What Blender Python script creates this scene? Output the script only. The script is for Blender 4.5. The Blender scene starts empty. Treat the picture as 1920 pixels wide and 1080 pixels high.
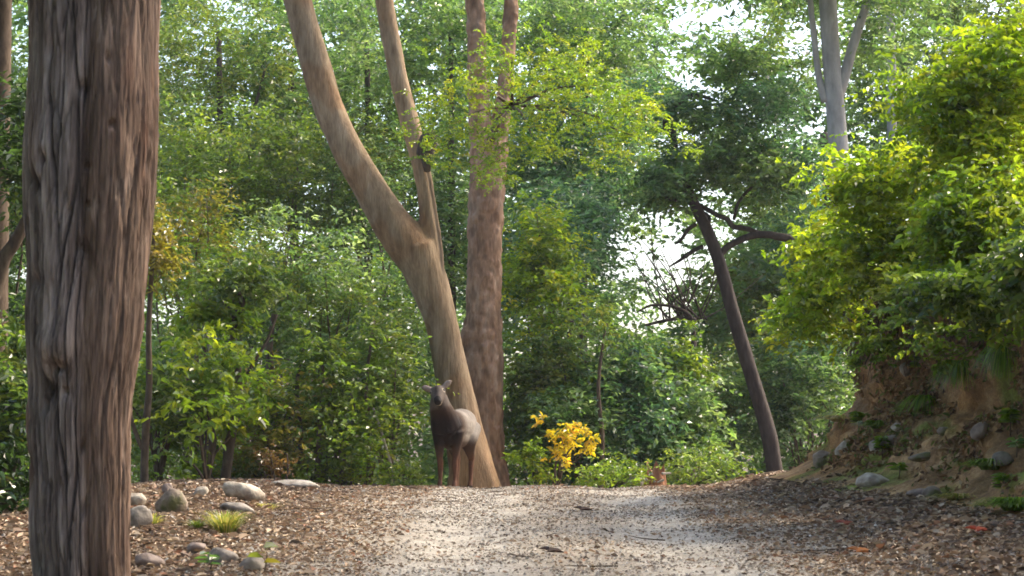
import bpy, math
import numpy as np
from mathutils import Vector, Matrix, Euler

# ------------------------------------------------------------------ camera, sky, sun, exposure
scene = bpy.context.scene
COL = scene.collection
F = 4000.0                      # focal length in pixels of a 1920 px wide picture
CAMZ = 1.45
PITCH = math.atan(320.0 / F)
cam_d = bpy.data.cameras.new('camera')
cam_d.sensor_width = 36.0
cam_d.lens = 36.0 * F / 1920.0
cam_d.clip_start = 0.1
cam_d.clip_end = 3000.0
cam = bpy.data.objects.new('camera', cam_d)
COL.objects.link(cam)
cam.location = (0, 0, CAMZ)
cam.rotation_euler = (math.pi / 2 + PITCH, 0, 0)
scene.camera = cam
cam_d.dof.use_dof = True
cam_d.dof.focus_distance = 31.0
cam_d.dof.aperture_fstop = 5.0

S = Vector((0.72, 0.40, 0.82)).normalized()         # towards the sun
SUN_EL = math.asin(S.z)
SUN_AZ = math.atan2(S.x, S.y)
world = bpy.data.worlds.new('World')
scene.world = world
world.use_nodes = True
wn, wl = world.node_tree.nodes, world.node_tree.links
bg = wn['Background']
sky = wn.new('ShaderNodeTexSky')
sky.sky_type = 'NISHITA'
sky.sun_disc = False
sky.sun_elevation = SUN_EL
sky.sun_rotation = SUN_AZ
sky.air_density = 1.0
sky.dust_density = 4.0
sky.ozone_density = 1.0
wl.new(sky.outputs[0], bg.inputs[0])
bg.inputs[1].default_value = 0.15
sun_d = bpy.data.lights.new('sun', 'SUN')
sun_d.energy = 1.5
sun_d.angle = math.radians(11)
sun_d.color = (1.0, 0.86, 0.64)
sun = bpy.data.objects.new('sun', sun_d)
COL.objects.link(sun)
sun.rotation_euler = S.to_track_quat('Z', 'Y').to_euler()
sun.location = S * 60
vs = scene.view_settings
vs.view_transform = 'Standard'
vs.look = 'None'
vs.gamma = 1.0
vs.exposure = 1.82
vs.use_curve_mapping = False
cy = scene.cycles
cy.use_denoising = True
cy.max_bounces = 5
cy.use_adaptive_sampling = True
cy.adaptive_threshold = 0.02
cy.diffuse_bounces = 3
cy.glossy_bounces = 2
cy.transmission_bounces = 3
cy.volume_bounces = 0
cy.sample_clamp_indirect = 6.0
cy.filter_width = 1.7

# ------------------------------------------------------------------ helpers
rng = np.random.default_rng(11)

def at(px, py, d):
    u = (px - 960) / F
    v = (540 - py) / F
    c, s = math.cos(PITCH), math.sin(PITCH)
    yy, zz = c - v * s, s + v * c
    k = d / yy
    return np.array((u * k, d, CAMZ + zz * k))

def project(P):
    P = np.asarray(P, float)
    c, s = math.cos(PITCH), math.sin(PITCH)
    x, y, z = P[..., 0], P[..., 1], P[..., 2] - CAMZ
    w = y * c + z * s
    v = -y * s + z * c
    return 960 + F * x / w, 540 - F * v / w

def _hash(ix, iy, iz):
    h = (ix * 374761393 + iy * 668265263 + iz * 2147483647 + 1013904223) & 0xFFFFFFFF
    h = ((h ^ (h >> 13)) * 1274126177) & 0xFFFFFFFF
    h = h ^ (h >> 16)
    return (h & 0xFFFFFF) / float(0xFFFFFF)

def noise(P):
    P = np.asarray(P, float)
    i = np.floor(P).astype(np.int64)
    f = P - i
    f = f * f * (3 - 2 * f)
    r = 0
    for dx in (0, 1):
        wx = f[..., 0] if dx else 1 - f[..., 0]
        for dy in (0, 1):
            wy = f[..., 1] if dy else 1 - f[..., 1]
            for dz in (0, 1):
                wz = f[..., 2] if dz else 1 - f[..., 2]
                r = r + wx * wy * wz * _hash(i[..., 0] + dx, i[..., 1] + dy, i[..., 2] + dz)
    return r * 2 - 1

def fbm(P, octv=4, gain=0.5):
    P = np.asarray(P, float)
    a, t, r = 1.0, 0.0, 0
    for k in range(octv):
        r = r + a * noise(P * (2.03 ** k) + 17.3 * k)
        t += a
        a *= gain
    return r / t

def sstep(a, b, x):
    t = np.clip((np.asarray(x, float) - a) / (b - a), 0, 1)
    return t * t * (3 - 2 * t)

def mesh_obj(name, V, Fc, mat=None, parent=None, col=None, smooth=True, loc=None):
    """One mesh object. Fc: list of faces or (N,k) array."""
    V = np.asarray(V, float)
    off = np.zeros(3) if loc is None else np.asarray(loc, float)
    me = bpy.data.meshes.new(name)
    if isinstance(Fc, np.ndarray):
        n, k = Fc.shape
        me.vertices.add(len(V))
        me.vertices.foreach_set('co', (V - off).astype(np.float32).ravel())
        me.loops.add(n * k)
        me.loops.foreach_set('vertex_index', Fc.astype(np.int32).ravel())
        me.polygons.add(n)
        me.polygons.foreach_set('loop_start', np.arange(0, n * k, k, dtype=np.int32))
        me.update(calc_edges=True)
    else:
        me.from_pydata([tuple(v) for v in (V - off)], [], [tuple(int(i) for i in f) for f in Fc])
    me.polygons.foreach_set('use_smooth', np.full(len(me.polygons), smooth, dtype=bool))
    if col is not None:
        ca = me.color_attributes.new('Col', 'FLOAT_COLOR', 'POINT')
        c4 = np.ones((len(V), 4), np.float32)
        c4[:, :3] = col
        ca.data.foreach_set('color', c4.ravel())
    me.update()
    if mat:
        me.materials.append(mat)
    o = bpy.data.objects.new(name, me)
    COL.objects.link(o)
    if parent is not None:
        o.parent = parent
        o.location = off - np.array(parent.location) if loc is not None else -np.array(parent.location)
    elif loc is not None:
        o.location = off
    return o

def tag(o, label, cat, group=None):
    o['label'] = label
    o['category'] = cat
    if group:
        o['group'] = group
    return o

def thing(name, label, cat, loc, group=None):
    e = bpy.data.objects.new(name, None)
    e.empty_display_size = 0.2
    COL.objects.link(e)
    e.location = tuple(loc)
    return tag(e, label, cat, group)

def struct(o):
    o['kind'] = 'structure'
    return o

def spline(P, n):
    """Catmull-Rom through rows of P, n samples."""
    P = np.asarray(P, float)
    m = len(P)
    if m == 2:
        t = np.linspace(0, 1, n)[:, None]
        return P[0] * (1 - t) + P[1] * t
    Q = np.vstack([2 * P[0] - P[1], P, 2 * P[-1] - P[-2]])
    u = np.linspace(0, m - 1, n)
    i = np.minimum(u.astype(int), m - 2)
    t = (u - i)[:, None]
    a, b, c, d = Q[i], Q[i + 1], Q[i + 2], Q[i + 3]
    return 0.5 * (2 * b + (c - a) * t + (2 * a - 5 * b + 4 * c - d) * t ** 2 + (3 * b - a - 3 * c + d) * t ** 3)

def tube(P, R, seg=8, n=None):
    """(V, F) of a capped tapering tube through points P with radii R (quads only)."""
    PR = np.column_stack([np.asarray(P, float), np.asarray(R, float)])
    if n:
        PR = spline(PR, n)
    P, R = PR[:, :3], np.maximum(PR[:, 3], 0.001)
    T = np.gradient(P, axis=0)
    T /= np.linalg.norm(T, axis=1)[:, None] + 1e-9
    ref = np.array((0.0, 1.0, 0.0)) if abs(T[0][1]) < 0.9 else np.array((1.0, 0, 0))
    U = np.zeros_like(P)
    u = ref - T[0] * ref.dot(T[0])
    for i in range(len(P)):
        u = u - T[i] * u.dot(T[i])
        u /= np.linalg.norm(u) + 1e-9
        U[i] = u
    W = np.cross(T, U)
    a = np.linspace(0, 2 * np.pi, seg, endpoint=False)
    V = P[:, None] + R[:, None, None] * (np.cos(a)[None, :, None] * U[:, None] + np.sin(a)[None, :, None] * W[:, None])
    m = len(P)
    V = V.reshape(-1, 3)
    i = np.arange(m - 1)[:, None] * seg
    j = np.arange(seg)[None]
    j2 = (j + 1) % seg
    Fq = np.stack([i + j, i + j2, i + seg + j2, i + seg + j], -1).reshape(-1, 4)
    c0, c1 = len(V), len(V) + 1
    V = np.vstack([V, P[:1] - T[:1] * R[0] * 0.3, P[-1:] + T[-1:] * R[-1] * 0.3])
    jj = np.arange(seg)
    e = (m - 1) * seg
    cap0 = np.stack([np.full(seg, c0), (jj + 1) % seg, jj, jj], -1)
    cap1 = np.stack([np.full(seg, c1), e + jj, e + (jj + 1) % seg, e + (jj + 1) % seg], -1)
    return V, Fq, np.vstack([cap0[:, :3], cap1[:, :3]])

class MB:
    def __init__(s):
        s.V, s.Q, s.T, s.n, s.C = [], [], [], 0, []
    def tube(s, P, R, seg=8, n=None, col=None):
        V, Q, T = tube(P, R, seg, n)
        s.V.append(V)
        s.Q.append(Q + s.n)
        s.T.append(T + s.n)
        s.n += len(V)
        if col is not None:
            s.C.append(np.tile(np.asarray(col, float), (len(V), 1)))
        return s
    def add(s, V, T, col=None):
        s.V.append(np.asarray(V, float))
        s.T.append(np.asarray(T) + s.n)
        s.n += len(V)
        if col is not None:
            s.C.append(np.tile(np.asarray(col, float), (len(V), 1)) if np.ndim(col) == 1 else col)
        return s
    def build(s, name, mat, parent=None, smooth=True, loc=None, colfn=None):
        V = np.vstack(s.V)
        Q = np.vstack(s.Q) if s.Q else np.zeros((0, 4), int)
        T = np.vstack(s.T) if s.T else np.zeros((0, 3), int)
        tri = np.vstack([T, Q[:, [0, 1, 2]], Q[:, [0, 2, 3]]])
        col = np.vstack(s.C) if s.C else None
        if colfn is not None:
            col = colfn(V)
        return mesh_obj(name, V, tri, mat, parent, col, smooth, loc)

# ------------------------------------------------------------------ materials
def new_mat(name):
    m = bpy.data.materials.new(name)
    m.use_nodes = True
    return m, m.node_tree.nodes, m.node_tree.links, m.node_tree.nodes['Principled BSDF']

def mixrgb(nt, mode, fac, a, b):
    n = nt.nodes.new('ShaderNodeMix')
    n.data_type = 'RGBA'
    n.blend_type = mode
    for sock, v in ((n.inputs[0], fac), (n.inputs[6], a), (n.inputs[7], b)):
        if hasattr(v, 'links'):
            nt.links.new(v, sock)
        elif isinstance(v, (int, float)):
            sock.default_value = v
        else:
            sock.default_value = (*v, 1)
    return n.outputs[2]

def leaf_mat(name, trans=0.45, rough=0.38, gain=(2.0, 1.9, 1.0), spec=0.5):
    m, N, L, b = new_mat(name)
    at_ = N.new('ShaderNodeAttribute')
    at_.attribute_name = 'Col'
    L.new(at_.outputs[0], b.inputs['Base Color'])
    b.inputs['Roughness'].default_value = rough
    b.inputs['Specular IOR Level'].default_value = spec
    tr = N.new('ShaderNodeBsdfTranslucent')
    c = mixrgb(m.node_tree, 'MULTIPLY', 1.0, at_.outputs[0], gain)
    L.new(c, tr.inputs[0])
    mx = N.new('ShaderNodeMixShader')
    mx.inputs[0].default_value = trans
    L.new(b.outputs[0], mx.inputs[1])
    L.new(tr.outputs[0], mx.inputs[2])
    L.new(mx.outputs[0], N['Material Output'].inputs[0])
    return m

LEAF = leaf_mat('leaf', 0.52, 0.26, (2.0, 2.0, 0.9), 0.8)
LEAF_DRY = leaf_mat('dry_leaf', 0.12, 0.7, (1.2, 1.1, 1.0), 0.3)

def bark_mat(name, c0, c1, c2, scale=(6, 6, 1.2), bump=0.6, fine=40.0, use_col=False, rough=0.85):
    m, N, L, b = new_mat(name)
    nt = m.node_tree
    tc = N.new('ShaderNodeTexCoord')
    mp = N.new('ShaderNodeMapping')
    mp.inputs[3].default_value = scale
    L.new(tc.outputs['Object'], mp.inputs[0])
    n1 = N.new('ShaderNodeTexNoise')
    n1.inputs['Scale'].default_value = 1.6
    n1.inputs['Detail'].default_value = 8
    n1.inputs['Roughness'].default_value = 0.65
    L.new(mp.outputs[0], n1.inputs[0])
    n2 = N.new('ShaderNodeTexNoise')
    n2.inputs['Scale'].default_value = fine / 6.0
    n2.inputs['Detail'].default_value = 6
    L.new(mp.outputs[0], n2.inputs[0])
    r = N.new('ShaderNodeValToRGB')
    r.color_ramp.elements[0].position = 0.3
    r.color_ramp.elements[0].color = (*c0, 1)
    r.color_ramp.elements[1].position = 0.72
    r.color_ramp.elements[1].color = (*c2, 1)
    e = r.color_ramp.elements.new(0.5)
    e.color = (*c1, 1)
    L.new(n1.outputs[0], r.inputs[0])
    col = mixrgb(nt, 'MULTIPLY', 0.55, r.outputs[0], n2.outputs[0])
    col = mixrgb(nt, 'ADD', 0.0, col, (0, 0, 0))
    if use_col:
        a = N.new('ShaderNodeAttribute')
        a.attribute_name = 'Col'
        col = mixrgb(nt, 'MULTIPLY', 1.0, col, a.outputs[0])
    L.new(col, b.inputs['Base Color'])
    b.inputs['Roughness'].default_value = rough
    b.inputs['Specular IOR Level'].default_value = 0.25
    bp = N.new('ShaderNodeBump')
    bp.inputs['Strength'].default_value = bump
    bp.inputs['Distance'].default_value = 0.02
    L.new(n2.outputs[0], bp.inputs['Height'])
    L.new(bp.outputs[0], b.inputs['Normal'])
    return m

BARK_BIG = bark_mat('fissured_bark', (0.11, 0.08, 0.065), (0.31, 0.245, 0.205), (0.56, 0.48, 0.42), (7, 7, 0.9), 1.0, 30, True)
BARK_PALE = bark_mat('smooth_pale_bark', (0.20, 0.135, 0.085), (0.38, 0.285, 0.195), (0.52, 0.415, 0.30), (6, 6, 1.0), 0.7, 42, True)
BARK_RED = bark_mat('flaky_red_bark', (0.25, 0.135, 0.075), (0.44, 0.265, 0.165), (0.59, 0.42, 0.30), (5, 5, 1.5), 0.7, 26, True)
BARK_DARK = bark_mat('dark_bark', (0.035, 0.025, 0.02), (0.075, 0.055, 0.045), (0.12, 0.095, 0.08), (5, 5, 1.3), 0.6, 26)
BARK_GREY = bark_mat('grey_bark', (0.30, 0.29, 0.28), (0.42, 0.41, 0.39), (0.52, 0.50, 0.48), (3, 3, 1), 0.3, 20)
BARK_TWIG = bark_mat('twig_bark', (0.07, 0.045, 0.03), (0.13, 0.09, 0.06), (0.2, 0.15, 0.1), (8, 8, 3), 0.3, 20)
STICK = bark_mat('bleached_stick', (0.3, 0.26, 0.2), (0.42, 0.37, 0.3), (0.52, 0.47, 0.4), (8, 8, 3), 0.3, 20)

def stone_mat(name, c0, c1, moss=0.0):
    m, N, L, b = new_mat(name)
    nt = m.node_tree
    tc = N.new('ShaderNodeTexCoord')
    n1 = N.new('ShaderNodeTexNoise')
    n1.inputs['Scale'].default_value = 9
    n1.inputs['Detail'].default_value = 8
    L.new(tc.outputs['Object'], n1.inputs[0])
    r = N.new('ShaderNodeValToRGB')
    r.color_ramp.elements[0].position = 0.35
    r.color_ramp.elements[0].color = (*c0, 1)
    r.color_ramp.elements[1].position = 0.68
    r.color_ramp.elements[1].color = (*c1, 1)
    L.new(n1.outputs[0], r.inputs[0])
    col = r.outputs[0]
    if moss:
        n2 = N.new('ShaderNodeTexNoise')
        n2.inputs['Scale'].default_value = 4
        n2.inputs['Detail'].default_value = 5
        L.new(tc.outputs['Object'], n2.inputs[0])
        r2 = N.new('ShaderNodeValToRGB')
        r2.color_ramp.elements[0].position = 0.5
        r2.color_ramp.elements[1].position = 0.62
        L.new(n2.outputs[0], r2.inputs[0])
        col = mixrgb(nt, 'MIX', r2.outputs[0], col, (0.10, 0.10, 0.03))
    L.new(col, b.inputs['Base Color'])
    b.inputs['Roughness'].default_value = 0.8
    bp = N.new('ShaderNodeBump')
    bp.inputs['Strength'].default_value = 0.9
    bp.inputs['Distance'].default_value = 0.04
    L.new(n1.outputs[0], bp.inputs['Height'])
    L.new(bp.outputs[0], b.inputs['Normal'])
    return m

STONE_PALE = stone_mat('pale_stone', (0.24, 0.19, 0.145), (0.50, 0.45, 0.37))
STONE_GREY = stone_mat('grey_stone', (0.14, 0.12, 0.10), (0.32, 0.28, 0.24))
STONE_BROWN = stone_mat('brown_stone', (0.16, 0.12, 0.09), (0.30, 0.24, 0.19), 1)
STONE_PINK = stone_mat('pinkish_stone', (0.17, 0.125, 0.105), (0.30, 0.235, 0.20))

def earth_mat(name, c0, c1, c2, sc=3.0, bump=0.8, use_col=True):
    m, N, L, b = new_mat(name)
    nt = m.node_tree
    tc = N.new('ShaderNodeTexCoord')
    n1 = N.new('ShaderNodeTexNoise')
    n1.inputs['Scale'].default_value = sc
    n1.inputs['Detail'].default_value = 10
    n1.inputs['Roughness'].default_value = 0.7
    L.new(tc.outputs['Object'], n1.inputs[0])
    n2 = N.new('ShaderNodeTexNoise')
    n2.inputs['Scale'].default_value = 38
    n2.inputs['Detail'].default_value = 6
    L.new(tc.outputs['Object'], n2.inputs[0])
    r = N.new('ShaderNodeValToRGB')
    r.color_ramp.elements[0].position = 0.3
    r.color_ramp.elements[0].color = (*c0, 1)
    r.color_ramp.elements[1].position = 0.7
    r.color_ramp.elements[1].color = (*c2, 1)
    e = r.color_ramp.elements.new(0.5)
    e.color = (*c1, 1)
    L.new(n1.outputs[0], r.inputs[0])
    col = mixrgb(nt, 'OVERLAY', 0.6, r.outputs[0], n2.outputs[0])
    if use_col:
        a = N.new('ShaderNodeAttribute')
        a.attribute_name = 'Col'
        col = mixrgb(nt, 'MULTIPLY', 1.0, col, a.outputs[0])
    L.new(col, b.inputs['Base Color'])
    b.inputs['Roughness'].default_value = 0.92
    b.inputs['Specular IOR Level'].default_value = 0.2
    bp = N.new('ShaderNodeBump')
    bp.inputs['Strength'].default_value = bump
    bp.inputs['Distance'].default_value = 0.03
    L.new(n2.outputs[0], bp.inputs['Height'])
    L.new(bp.outputs[0], b.inputs['Normal'])
    return m

SOIL = earth_mat('forest_soil', (0.07, 0.05, 0.035), (0.13, 0.095, 0.07), (0.22, 0.17, 0.13))
ROAD = earth_mat('dirt_road', (0.25, 0.22, 0.185), (0.40, 0.36, 0.31), (0.52, 0.48, 0.42), 5.0, 0.9)
BANK = earth_mat('bank_earth', (0.11, 0.06, 0.03), (0.27, 0.16, 0.075), (0.44, 0.30, 0.155), 3.5, 1.0)

def plain_mat(name, c, rough=0.5, spec=0.5):
    m, N, L, b = new_mat(name)
    n1 = N.new('ShaderNodeTexNoise')
    n1.inputs['Scale'].default_value = 30
    col = mixrgb(m.node_tree, 'MULTIPLY', 0.4, c, n1.outputs[0])
    L.new(col, b.inputs['Base Color'])
    b.inputs['Roughness'].default_value = rough
    b.inputs['Specular IOR Level'].default_value = spec
    return m

# ------------------------------------------------------------------ terrain
_ys = np.linspace(-40, 700, 7401)
_sl = np.interp(_ys, [-40, -5, 0, 26, 36, 48, 60, 90, 160, 700], [0, 0, .0363, .0363, -.05, -.05, 0.0, .02, .05, .0])
_zs = np.concatenate([[0], np.cumsum((_sl[1:] + _sl[:-1]) / 2 * np.diff(_ys))])
_zs -= np.interp(0, _ys, _zs)

def gz(x, y, rough=True):
    x = np.asarray(x, float)
    y = np.asarray(y, float)
    z = np.interp(y, _ys, _zs)
    near = 1 - sstep(34, 40, y)
    z = z + near * (0.24 * sstep(2.7, 4.3, x) + 0.10 * sstep(-2.4, -3.6, x) * sstep(16.5, 20, y))
    z = z - 0.5 * sstep(-4.5, -9, x)
    z = z - near * 0.035 * (np.exp(-((x + 0.45) / 0.35) ** 2) + np.exp(-((x - 1.45) / 0.35) ** 2))
    if rough:
        P = np.stack([x, y, 0 * x], -1)
        z = z + 0.035 * fbm(P * 0.9, 3) + 0.012 * fbm(P * 5.0, 2)
    return z

def grid(xs, ys):
    X, Y = np.meshgrid(xs, ys)
    nx, ny = len(xs), len(ys)
    i = np.arange(ny - 1)[:, None] * nx
    j = np.arange(nx - 1)[None]
    q = np.stack([i + j, i + j + 1, i + nx + j + 1, i + nx + j], -1).reshape(-1, 4)
    return X.ravel(), Y.ravel(), q

xs = np.concatenate([np.linspace(-600, -40, 15), np.linspace(-36, -9, 28), np.linspace(-8.6, 8.6, 180), np.linspace(9, 36, 28), np.linspace(40, 600, 15)])
ys = np.concatenate([np.linspace(-30, 10, 20), np.linspace(10.5, 38, 230), np.linspace(39, 100, 62), np.linspace(110, 650, 28)])
X, Y, q = grid(xs, ys)
Z = gz(X, Y)
P3 = np.stack([X, Y, Z], -1)
gcol = np.ones((len(X), 3)) * (0.9 + 0.25 * fbm(P3 * 0.5, 3))[:, None]
ground = struct(mesh_obj('ground', P3, q, SOIL, col=gcol))

# dirt road sheet that dips below the soil at its ragged edges
xs = np.linspace(-3.0, 4.0, 170)
ys = np.concatenate([np.linspace(-10, 10, 20), np.linspace(10.3, 37, 340)])
X, Y, q = grid(xs, ys)
edge = 0.35 * fbm(np.stack([X * 0.3, Y * 0.8, 0 * X + 4], -1), 3)
lift = 0.03 * (sstep(-2.7, -1.9, X + edge) * (1 - sstep(2.7, 3.5, X + edge))) - 0.018
Z = gz(X, Y) + lift
P3 = np.stack([X, Y, Z], -1)
trk = np.exp(-((X + 0.45) / 0.55) ** 4) + np.exp(-((X - 1.5) / 0.5) ** 4)
trk = np.clip(trk + 0.35 * fbm(P3 * 1.3, 3), 0, 1)
dirt = np.array((0.80, 0.76, 0.70))
pale = np.array((1.0, 1.0, 0.98))
rcol = dirt + (pale - dirt) * trk[:, None]
road = struct(mesh_obj('dirt_road', P3, q, ROAD, col=rcol))

# earth bank on the right
def bank_foot(y):
    y = np.asarray(y, float)
    return 5.05 - 0.068 * (np.minimum(y, 29) - 17) + 0.22 * np.maximum(y - 29, 0) ** 2

BYS = np.linspace(7, 36, 420)
prof = np.array([(-0.75, -0.06), (-0.1, 0.12), (0.12, 0.32), (0.20, 0.55), (0.28, 0.74), (0.42, 0.84), (0.50, 0.95), (0.53, 1.2),
                 (0.55, 1.6), (0.54, 1.95), (0.48, 2.2), (0.60, 2.38), (1.0, 2.6), (2.4, 3.1), (5, 4.6), (12, 8.0), (26, 13.0), (60, 20)])
seg_n = [5, 9, 9, 7, 8, 6, 9, 13, 12, 9, 8, 8, 9, 12, 12, 8, 8]
pp = []
for k, n_ in enumerate(seg_n):
    for t in np.linspace(0, 1, n_, endpoint=False):
        pp.append(prof[k] * (1 - t) + prof[k + 1] * t)
pp = np.array(pp + [prof[-1]])
YY, TT = np.meshgrid(BYS, np.arange(len(pp)), indexing='ij')
ox = pp[TT, 0]
oz = pp[TT, 1]
near_end = sstep(36, 29.5, YY)
hs = 0.85 + 0.15 * near_end
runk = 1 + 0.9 * sstep(28, 19, YY)
BX = bank_foot(YY) + np.where(ox < 0, ox, np.minimum(ox, .6) * runk + np.maximum(ox - .6, 0))
BZ = gz(bank_foot(YY), YY, False) + oz * hs
PB = np.stack([BX, YY, BZ], -1)
amp = sstep(-0.7, 0.1, ox)
nrm = np.array((-0.9, -0.15, 0.35))
disp = 0.30 * fbm(PB * np.array((1.2, 1.2, 1.6)), 4) + 0.16 * np.abs(fbm(PB * 4.2, 3)) + 0.03 * fbm(PB * 13, 2)
PB = PB + (amp * disp)[..., None] * nrm
bcol = np.ones(PB.shape) * (0.9 + 0.5 * fbm(PB * 1.7, 3))[..., None]
och = sstep(0.0, 0.35, fbm(PB * 0.9 + 7, 3))[..., None]
bcol = bcol * (1 - och * np.array((0.0, 0.12, 0.3)))
mo = sstep(0.05, 0.3, fbm(PB * 1.3 + 31, 3))[..., None]
bcol = bcol * (1 - mo * np.array((0.45, 0.05, 0.55)))
bcol *= 1 + 0.35 * (1 - sstep(0.1, 0.7, oz))[..., None]
nb, mb_ = PB.shape[:2]
i = np.arange(nb - 1)[:, None] * mb_
j = np.arange(mb_ - 1)[None]
bq = np.stack([i + j, i + mb_ + j, i + mb_ + j + 1, i + j + 1], -1).reshape(-1, 4)
bank = struct(mesh_obj('earth_bank', PB.reshape(-1, 3), bq, BANK, col=np.clip(bcol.reshape(-1, 3), 0.2, 1.6)))

def bank_pt(y, t):
    """point of the bank face near profile row fraction t (0 foot .. 1 = lip row) at depth y"""
    lip = sum(seg_n[:11])
    k = int(round(np.clip((y - 7) / 29 * (len(BYS) - 1), 0, len(BYS) - 1)))
    return PB[k, int(np.clip(round(t * lip), 0, PB.shape[1] - 1))].copy()

def bank_hit(px, py):
    """point of the bank face nearest to the given line of sight (near side)"""
    lip = sum(seg_n[:13])
    Q = PB[90:, 3:lip].reshape(-1, 3)
    qx, qy = project(Q)
    e = (qx - px) ** 2 + (qy - py) ** 2 + (Q[:, 1] - 15) * 2
    return Q[int(np.argmin(e))].copy()

def ground_hit(px, py):
    d = np.linspace(14, 36, 1200)
    x = (px - 960) / F * d
    z = gz(x, d)
    _, gy = project(np.stack([x, d, z], -1))
    k = np.argmax(gy < py) if (gy < py).any() else int(np.argmin(gy))
    return np.array((x[k], d[k], z[k]))

# ------------------------------------------------------------------ foliage
NLEAF = [0]

def norm(a):
    return a / (np.linalg.norm(a, axis=-1, keepdims=True) + 1e-9)

PAL = {
    'yellow': [((0.18, 0.25, 0.018), 4), ((0.13, 0.21, 0.02), 4), ((0.25, 0.26, 0.022), 2), ((0.08, 0.15, 0.02), 3)],
    'bright': [((0.13, 0.20, 0.026), 4), ((0.09, 0.155, 0.026), 4), ((0.19, 0.225, 0.03), 2), ((0.06, 0.10, 0.025), 2)],
    'mid': [((0.09, 0.145, 0.03), 5), ((0.13, 0.18, 0.028), 3), ((0.05, 0.095, 0.028), 3), ((0.16, 0.17, 0.045), 2), ((0.18, 0.23, 0.12), 1)],
    'cool': [((0.085, 0.16, 0.06), 5), ((0.12, 0.205, 0.08), 3), ((0.045, 0.095, 0.05), 3), ((0.14, 0.20, 0.06), 2), ((0.22, 0.29, 0.19), 2)],  # palest entry puts sky glints into the leaf colour
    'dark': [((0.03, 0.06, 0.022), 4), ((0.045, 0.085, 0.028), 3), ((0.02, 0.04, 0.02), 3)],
    'teal': [((0.065, 0.14, 0.09), 5), ((0.10, 0.19, 0.12), 3), ((0.035, 0.085, 0.055), 3), ((0.18, 0.26, 0.18), 1)],
    'lime': [((0.24, 0.31, 0.018), 4), ((0.18, 0.27, 0.02), 4), ((0.30, 0.31, 0.022), 2), ((0.10, 0.18, 0.02), 2)],
    'gold': [((0.48, 0.35, 0.02), 4), ((0.42, 0.34, 0.03), 3), ((0.32, 0.34, 0.03), 3), ((0.50, 0.30, 0.04), 1)],
    'olive': [((0.17, 0.15, 0.03), 4), ((0.11, 0.14, 0.025), 3), ((0.20, 0.15, 0.04), 2)],
    'rust': [((0.12, 0.07, 0.04), 4), ((0.17, 0.11, 0.06), 3), ((0.08, 0.05, 0.03), 2)],
}

def pick(pal, n):
    p = PAL[pal]
    w = np.array([b for _, b in p], float)
    c = np.array([a for a, _ in p])
    return c[rng.choice(len(p), n, p=w / w.sum())]

def leaves_geo(Pp, D, Nn, Ln, Wd, C, broad=True):
    """leaf blades: two folded halves, 6 or 4 corners"""
    n = len(Pp)
    NLEAF[0] += n
    D = norm(D)
    Nn = norm(Nn - D * (Nn * D).sum(-1, keepdims=True))
    Sd = np.cross(D, Nn)
    Ln = Ln[:, None]
    Wd = Wd[:, None]
    f = Nn * Wd * 0.28
    if broad:
        dr = Nn * Ln * -0.16
        V = np.stack([Pp, Pp + D * Ln * .30 + Sd * Wd * .46 + f, Pp + D * Ln * .68 + Sd * Wd * .40 + f * .8 + dr * .4,
                      Pp + D * Ln + dr, Pp + D * Ln * .68 - Sd * Wd * .40 + f * .8 + dr * .4, Pp + D * Ln * .30 - Sd * Wd * .46 + f], 1)
        b = np.arange(n)[:, None] * 6
        Fq = np.vstack([b + np.array([0, 1, 2, 3]), b + np.array([0, 3, 4, 5])])
        k = 6
    else:
        V = np.stack([Pp, Pp + D * Ln * .48 + Sd * Wd * .5 + f, Pp + D * Ln, Pp + D * Ln * .48 - Sd * Wd * .5 + f], 1)
        b = np.arange(n)[:, None] * 4
        Fq = np.vstack([b + np.array([0, 1, 2]), b + np.array([0, 2, 3])])
        k = 4
    return V.reshape(-1, 3), Fq, np.repeat(C, k, 0)

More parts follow.
